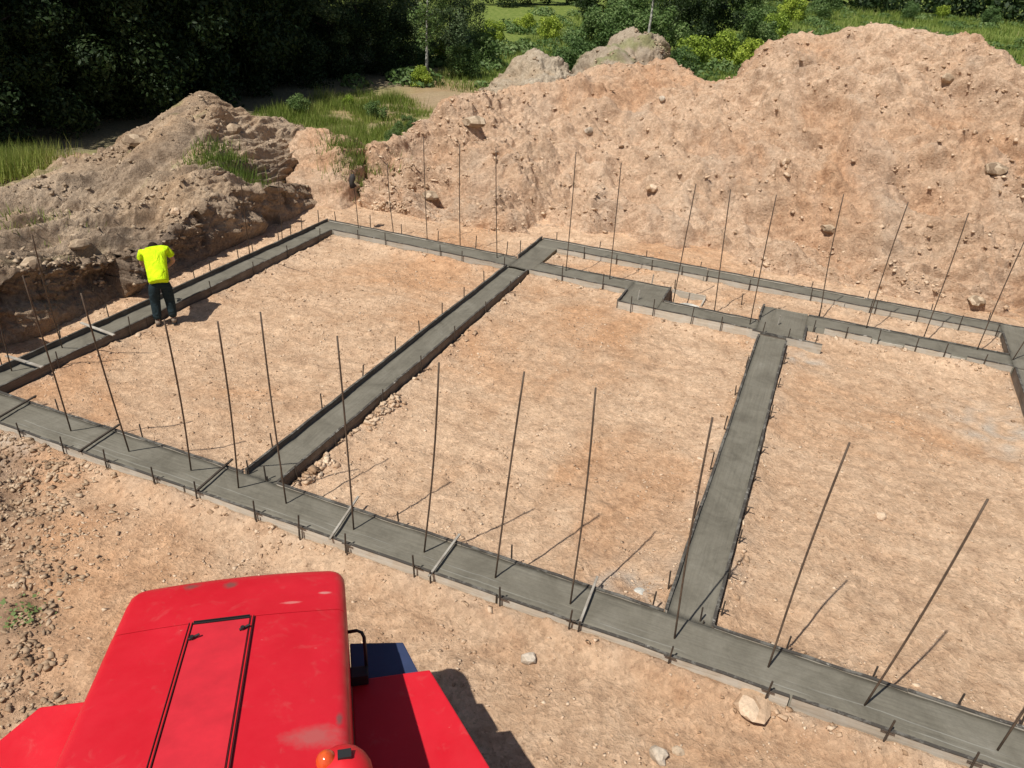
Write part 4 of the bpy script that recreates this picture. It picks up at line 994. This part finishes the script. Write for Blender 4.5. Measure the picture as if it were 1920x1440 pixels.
def trunk_mesh(name, h, r0, seed, mat, limbs=6, lean=.05, spread=1.5, lz=.35):
    rr = random.Random(seed); mb = MB(); pts = []; x = y = 0
    for i in range(8):
        q = i/7; pts.append((x, y, h*q-.1*(i == 0))); x += rr.uniform(-1, 1)*lean*h/7+lean*h/14; y += rr.uniform(-1, 1)*lean*h/7
    mb.tube(pts, [r0*(1-.82*i/7)*(1.25 if i == 0 else 1) for i in range(8)], 8)
    for j in range(limbs):
        k = rr.randint(max(1, int(7*lz)), 6); p = Vector(pts[k]); a = rr.uniform(0, 6.28); L = spread*rr.uniform(.6, 1.1); up = L*rr.uniform(.4, .9)
        q1 = p+Vector((math.cos(a)*L*.45, math.sin(a)*L*.45, up*.4)); q2 = p+Vector((math.cos(a+.2)*L, math.sin(a+.2)*L, up))
        mb.tube([p, q1, q2], [r0*.38, r0*.25, r0*.08], 6)
    me = bpy.data.meshes.new(name); me.from_pydata(mb.v, [], mb.f); me.materials.append(mat); me.polygons.foreach_set('use_smooth', [True]*len(mb.f)); return me
def blobset(seed, h0, h1, R, n, rb):
    r = random.Random(seed); out = []
    for i in range(n):
        z = h0+(h1-h0)*(i+.5)/n; q = (z-h0)/(h1-h0); rad_ = R*math.sin(math.pi*(.18+.74*q))**.7; a = r.uniform(0, 6.28); d = rad_*math.sqrt(r.uniform(.15, 1))*.75
        out.append((d*math.cos(a), d*math.sin(a), z, rb*r.uniform(.65, 1.25)))
    return out
def plant(name, loc, rz, s, tm, cm, label, cat, group=None, sz=None):
    e = empty(name, loc, rz); e.scale = (s, s, sz if sz else s); tag(e, label, cat, group)
    if tm:
        o = bpy.data.objects.new('trunk', tm); col.objects.link(o); o.parent = e
    o = bpy.data.objects.new('crown' if tm else 'foliage', cm); col.objects.link(o); o.parent = e; return e
# tall forest trees with a high closed canopy
FT = [(trunk_mesh('trunk', 10, .2, s, M['bark'], 9, .03, 3.0, .35), crown_mesh('crown', blobset(s, 4.6, 13.5, 4.2, 34, 1.5), 17000, .15, s, M['leaf_dark'], shell=.25)) for s in (11, 12)]
forest = [(-28.2, 14.5), (-27.6, 19), (-27.2, 23), (-27.0, 27.5), (-27.6, 31.5), (-28.2, 35.5), (-31.5, 16.5), (-31.5, 21), (-30.8, 25), (-30.5, 29), (-31, 33), (-32, 37.5), (-35, 19), (-34.5, 23.5), (-34, 28.5), (-34.5, 33), (-35.5, 38), (-30, 10.5), (-33.5, 12.5), (-33, 42), (-38, 29), (-38.5, 35), (-39, 41), (-38.5, 22), (-29.8, 39.5)]
for i, (x, y) in enumerate(forest):
    t, c = FT[i % 2]
    plant('forest_tree', (x+random.uniform(-.5, .5), y+random.uniform(-.5, .5), -.1), random.uniform(0, 6), random.uniform(.88, 1.1), t, c,
          'tall dark forest tree among the shaded trunks behind the bank', 'tree', 'dark trees of the shaded wood on the left')
# understory
US = [crown_mesh('foliage', blobset(s, .3, 3.6, 1.7, 18, .75), 7500, .065, s, M['leaf_dark'], shell=.3) for s in (21, 22, 23)]
under = [(-25.4, 17.2), (-25.0, 20.2), (-24.6, 23.4), (-24.9, 26.4), (-25.2, 29.6), (-26.2, 32.6), (-27.2, 21.5), (-27.4, 25), (-27.6, 28.5), (-28.4, 31.5), (-28.8, 34.6), (-26.4, 14.6), (-29.5, 17.5), (-30, 22), (-30.4, 26.5), (-30.6, 30.5), (-31.5, 35), (-34.5, 25), (-35, 30.5), (-28.4, 11.6), (-29, 37.6), (-35.5, 36), (-34.5, 19.5), (-32.5, 39.5), (-39.5, 30), (-40, 36), (-40, 24), (-37, 42), (-36, 45), (-33, 45.5), (-27.4, 35.6)]
for i, (x, y) in enumerate(under):
    plant('forest_bush', (x, y, -.1), i*1.7, random.uniform(1.1, 1.55), None, US[i % 3], 'dark bush growing in the shade under the forest trees', 'bush', 'dark bushes under the forest trees')
for u, v, q, lab in ((600, 140, 1.0, 'dark shrub at the right end of the shaded wood'), (648, 150, .9, 'dark shrub under the leafy trees left of the birch'), (700, 143, .9, 'shaded shrub just left of the birch'), (742, 135, .8, 'shaded shrub right behind the sandy path'), (560, 165, 1.0, 'dark shrub at the edge of the shade')):
    p = at(u, v, 0); plant('forest_bush', (p.x, p.y, -.1), u, q, None, US[u % 3], lab, 'bush')
# sunlit trees in the middle of the top edge
MT = [(trunk_mesh('trunk', 7, .11, s, M['bark'], 8, .04, 1.8, .25), crown_mesh('crown', blobset(s, 1.3, 8.6, 2.6, 34, .85), 15000, .075, s, M['leaf_grey'], shell=.35)) for s in (31, 32)]
mids = [(622, 148, .85, 'grey green leafy tree at the edge of the dark wood'), (672, 134, .95, 'leafy green tree left of the birch'), (725, 128, .95, 'tall green tree just behind the birch'), (842, 128, .8, 'rounded green tree right of the birch'),
        (580, 118, 1.0, 'shaded green tree deep between the wood and the birch'), (780, 100, 1.0, 'farther green tree behind the birch'), (690, 96, 1.05, 'tall green tree far behind the leafy ones'), (868, 96, .7, 'small leafy tree at the left edge of the bright meadow')]
mids = [(at(u, v).x, at(u, v).y, l, q) for u, v, q, l in mids]
for i, (x, y, lab, q) in enumerate(mids):
    t, c = MT[i % 2]; plant('green_tree', (x, y, -.1), i*2.1, q, t, c, lab, 'tree')
bp = at(800, 150, 0)
plant('birch_tree', (bp.x, bp.y, -.1), .5, 1.0, trunk_mesh('trunk', 7.5, .085, 41, M['birch'], 8, .03, 1.3, .3), crown_mesh('crown', blobset(42, 2.0, 7.5, 1.5, 26, .55), 5200, .06, 43, M['leaf_mid'], shell=.3), 'slender birch with pale trunk at the edge of the wood', 'tree')
# bushes and small trees around the meadow
BS = [crown_mesh('foliage', blobset(s, .2, 2.2, 1.5, 18, .55), 5200, .07, s, M['leaf_mid'], shell=.35) for s in (51, 52, 53)]
BB = [crown_mesh('foliage', blobset(s, .2, 1.6, 1.3, 16, .5), 4600, .07, s, M['leaf_bright'], shell=.4) for s in (61, 62)]
BD = [crown_mesh('foliage', blobset(s, .3, 5.4, 2.3, 26, .8), 8200, .09, s, M['leaf_dark'], shell=.35) for s in (71, 72)]
bushes = [ # px, py, z-ground kind, scale, label
 (1065, 135, 'm', 1.0, 'low green bush just left of the grassy grey pile'), (1110, 105, 'm', 1.3, 'green bush behind the grassy grey pile'), (1160, 92, 'm', 1.35, 'dense green bush behind and left of the white trunk'),
 (1235, 100, 'm', 1.35, 'green bush right of the white trunk'), (1180, 60, 'm', 1.5, 'taller green bush farther behind the white trunk'), (1290, 85, 'd', 1.0, 'dark small tree in the middle of the meadow edge'),
 (1345, 78, 'd', 1.05, 'dark small tree right of the middle of the meadow edge'), (1250, 60, 'd', .95, 'dark tree behind the white trunk'), (1300, 125, 'b', 1.1, 'bright green bush in the dip behind the huge heap'),
 (1350, 122, 'b', 1.2, 'second bright green bush in the dip behind the huge heap'), (1400, 128, 'b', 1.1, 'bright green bush touching the left shoulder of the peak'), (1275, 140, 'm', .8, 'small green shrub low in the dip of the crest'),
 (1415, 90, 'm', 1.2, 'green bush above the left shoulder of the peak'), (1450, 70, 'b', 1.2, 'light green bush left above the peak'), (1400, 55, 'm', 1.5, 'mid green bush farther left above the peak'),
 (1480, 48, 'b', 1.3, 'pale green bush far behind the peak'), (1540, 44, 'm', 1.2, 'green bush far behind, right of the pale one'), (1700, 50, 'm', .9, 'lone small bush in the right meadow'), (1760, 46, 'b', .9, 'low pale bush in the right meadow'), (1850, 62, 'm', .9, 'small shrub near the right picture edge'),
 (905, 118, 'm', 1.0, 'grey green bush beside the low grey pile'), (870, 135, 'm', .8, 'little shrub at the foot of the meadow trees'), (845, 110, 'b', .9, 'yellow green shrub right of the birch'), (1030, 60, 'b', .9, 'yellow green bush at the middle of the far meadow'), (985, 48, 'b', .8, 'yellow green bush at the far left of the meadow'),
 (925, 60, 'b', .8, 'bright bush beside the leafy trees'), (560, 205, 'm', .38, 'knee high weed clump in the grass behind the bank'), (705, 212, 'm', .35, 'leafy weed clump on the right of the grass behind the bank'), (742, 262, 'm', .32, 'weed clump in the dip at the left foot of the huge heap'), (655, 190, 'b', .3, 'pale weed clump at the back of the grass'), (762, 235, 'm', .3, 'small weed clump on the left foot of the huge heap'), (790, 150, 'b', .55, 'small bright shrub at the foot of the birch'), (1010, 14, 'd', 1.2, 'dark tree behind the bright meadow'), (940, 14, 'd', 1.2, 'dark tree at the far left corner of the meadow'), (1075, 18, 'd', 1.2, 'dark tree behind the meadow, centre'), (1130, 40, 'd', 1.3, 'dark tree standing behind the green bushes'),
 (1390, 22, 'd', 1.5, 'dark tree at the left start of the far treeline'), (1320, 40, 'd', 1.2, 'dark tree behind the two dark small trees'),
]
for i, (u, v, kd, s, lab) in enumerate(bushes):
    p = at(u, v, 0.3 if v > 80 else .9); c = {'m': BS, 'b': BB, 'd': BD}[kd]
    plant('bush' if kd != 'd' else 'small_tree', (p.x, p.y, gz(p.x, p.y)-.1), i*1.3, s, None, c[i % len(c)], lab, 'bush' if kd != 'd' else 'tree')
wp = at(1212, 88, .5)
plant('white_trunk_tree', (wp.x*.78, wp.y*.78, 0), 1.0, 1.0, trunk_mesh('trunk', 8.5, .10, 81, M['birch'], 6, .02, 1.2, .3), crown_mesh('crown', blobset(82, 4.2, 8.5, 1.2, 14, .5), 1800, .07, 83, M['leaf_mid'], shell=.3), 'thin tree with white trunk rising out of the green bushes', 'tree')
# far treeline: one mass
bl = []
r_ = random.Random(5)
for i in range(150):
    a = -.75+1.15*i/149; d = r_.uniform(122, 150); x = math.sin(a)*d; y = math.cos(a)*d
    for k in range(3): bl.append((x+r_.uniform(-3, 3), y+r_.uniform(-3, 3), 2.2+k*3.2+r_.uniform(-.8, .8), r_.uniform(2.4, 3.8)))
o = bpy.data.objects.new('far_treeline', crown_mesh('far_treeline', bl, 60000, .38, 91, M['leaf_dark'], shell=.6)); col.objects.link(o)
tag(o, 'dark green wood along the far side of the meadow', 'treeline', kind='stuff')
# hummocky low scrub in the meadow
bl = []
for i in range(420):
    a = r_.uniform(-.62, .3); d = r_.uniform(42, 122); x = math.sin(a)*d; y = math.cos(a)*d
    if x < -22-.1*y: continue
    bl.append((x, y, .2+.9*float(sstep(45, 120, np.array(d)))*1.6, r_.uniform(.5, 1.5)))
C, nn, r, k = leaf_cloud(bl, 80000, .1, 95, squash=.45, shell=.5)
V, F = leaf_geo(C, nn, .13, r); t = np.clip(.5+.3*gn(C[:, 0]*.2, C[:, 1]*.2, 6)+r.normal(size=len(C))*.17, 0, 1)
o = obj_np('meadow_scrub', V, F, M['leaf_mid'], cols=np.repeat(np.stack([t, t, t, np.ones(len(t))], -1), 4, 0)); tag(o, 'low scrub and weeds spread over the meadow', 'scrub', kind='stuff')

def grass_patch(name, X, Y, Z, h, w_, label, mat='grass', seed=1):
    r = np.random.default_rng(seed); n = len(X); a = r.uniform(0, 6.28, n); hh = h*(1+r.uniform(-.5, .5, n)); ww = w_*(1+r.uniform(-.3, .3, n))
    dx, dy = np.cos(a)*ww, np.sin(a)*ww; la = r.uniform(0, 6.28, n); lx, ly = np.cos(la)*hh*.35, np.sin(la)*hh*.35
    B = np.stack([X, Y, Z-.03], -1)
    V = np.stack([B-np.stack([dx, dy, 0*dx], -1), B+np.stack([dx, dy, 0*dx], -1), B+np.stack([lx, ly, hh], -1)], 1).reshape(-1, 3)
    t = np.clip(.45+.3*gn(X*.35, Y*.35, seed)+r.normal(size=n)*.18, 0, 1)
    o = obj_np(name, V, np.arange(n*3).reshape(n, 3), M[mat], cols=np.repeat(np.stack([t, t, t, np.ones(n)], -1), 3, 0)); tag(o, label, 'grass', kind='stuff'); return o
# meadow grass
n = 170000; a = rng.uniform(-.66, .36, n); d = 38*np.exp(rng.uniform(0, 1, n)*math.log(125/38.)); X = np.sin(a)*d; Y = np.cos(a)*d
k = (X > -21.5-.12*(Y-40)) & (gn(X*.25, Y*.25, 3)+rng.uniform(-.5, 1, n) > -.1) & (Y > 37.5); X, Y = X[k], Y[k]; d = np.hypot(X, Y)
grass_patch('meadow_grass', X, Y, gheight(X, Y), .22+.2*(d/100), .012*(d/25), 'tall green and straw coloured grass of the meadow', seed=3)
# grass between the bank and the huge heap
n = 75000; X = rng.uniform(-24, -12.5, n); Y = rng.uniform(21.5, 34, n)
e = fbm(X*.35, Y*.35, 3, 61); jt = rng.normal(size=n)*.7
k = (X+13.4+.36*(Y-22)+e*.9+jt < 0) & (X+21.8+.05*(Y-22)-.8*e-jt > 0) & (Y+.9*(X+13)*.25 > 22.3) & (Y < 32.5+e*2+jt*2) & (fbm(X*.8, Y*.8, 3, 65)+jt*.3 > -.12); X, Y = X[k], Y[k]
grass_patch('tall_grass', X, Y, gheight(X, Y), .30*(1+.9*fbm(X*.7, Y*.7, 3, 67)), .014, 'lush green grass between the bank and the huge heap', seed=5)
# heap back slope green, left grass patch beyond the bank, tufts
def tuft(u, v, H, rad_, n, h, label, seed, z=None):
    r = np.random.default_rng(seed); c = nearest(H, u, v); X = c.x+r.normal(size=n)*rad_; Y = c.y+r.normal(size=n)*rad_
    P = H[0].reshape(-1, 3); k = (np.abs(P[:, 0]-c.x) < rad_*3.5) & (np.abs(P[:, 1]-c.y) < rad_*3.5); Q = P[k][::7]
    Z = np.array([Q[np.argmin((Q[:, 0]-x)**2+(Q[:, 1]-y)**2), 2] for x, y in zip(X, Y)])
    o = grass_patch('grass_tuft', X, Y, Z, h, .012, label, seed=seed); return o
tuft(437, 318, BANK, .42, 900, .3, 'bright grass tuft on the slope below the peak of the bank', 7)
tuft(395, 300, BANK, .35, 350, .2, 'thin grass tuft left of the bright one on the bank', 8)
tuft(650, 270, BANK, .6, 700, .22, 'sparse grass at the end of the bank', 9)
tuft(30, 395, BANK, .5, 260, .2, 'thin weeds on the bank near the left picture edge', 10)
tuft(668, 280, HEAPS['soil_pile'][2], .45, 1300, .28, 'green grass creeping over the right side of the bare tan hump', 12)
n = 5500; c0 = far(45, 300, 25.5); X = c0.x-.8+rng.normal(size=n)*.75; Y = c0.y-.4+rng.normal(size=n)*.8
grass_patch('tall_grass', X, Y, np.full(n, .15)+.3*np.exp(-((X+20)/1.5)**2), .55, .013, 'tall green grass behind the bank at the left picture edge', seed=11)
# weed seedlings by the machine
p = at(42, 1168, 0); n = 90; X = p.x+rng.normal(size=n)*.14; Y = p.y+rng.normal(size=n)*.12
r = np.random.default_rng(4); C = np.stack([X, Y, gheight(X, Y)+.03+rng.uniform(0, .05, n)], -1); V, F = leaf_geo(C, np.array([[0, 0, 1]])+r.normal(size=(n, 3))*.4, .022, r)
t = np.full(n, .7); o = obj_np('weed', V, F, M['leaf_mid'], cols=np.repeat(np.stack([t, t, t, np.ones(n)], -1), 4, 0)); tag(o, 'pale green weed seedlings on churned soil left of the machine', 'weed', kind='stuff')
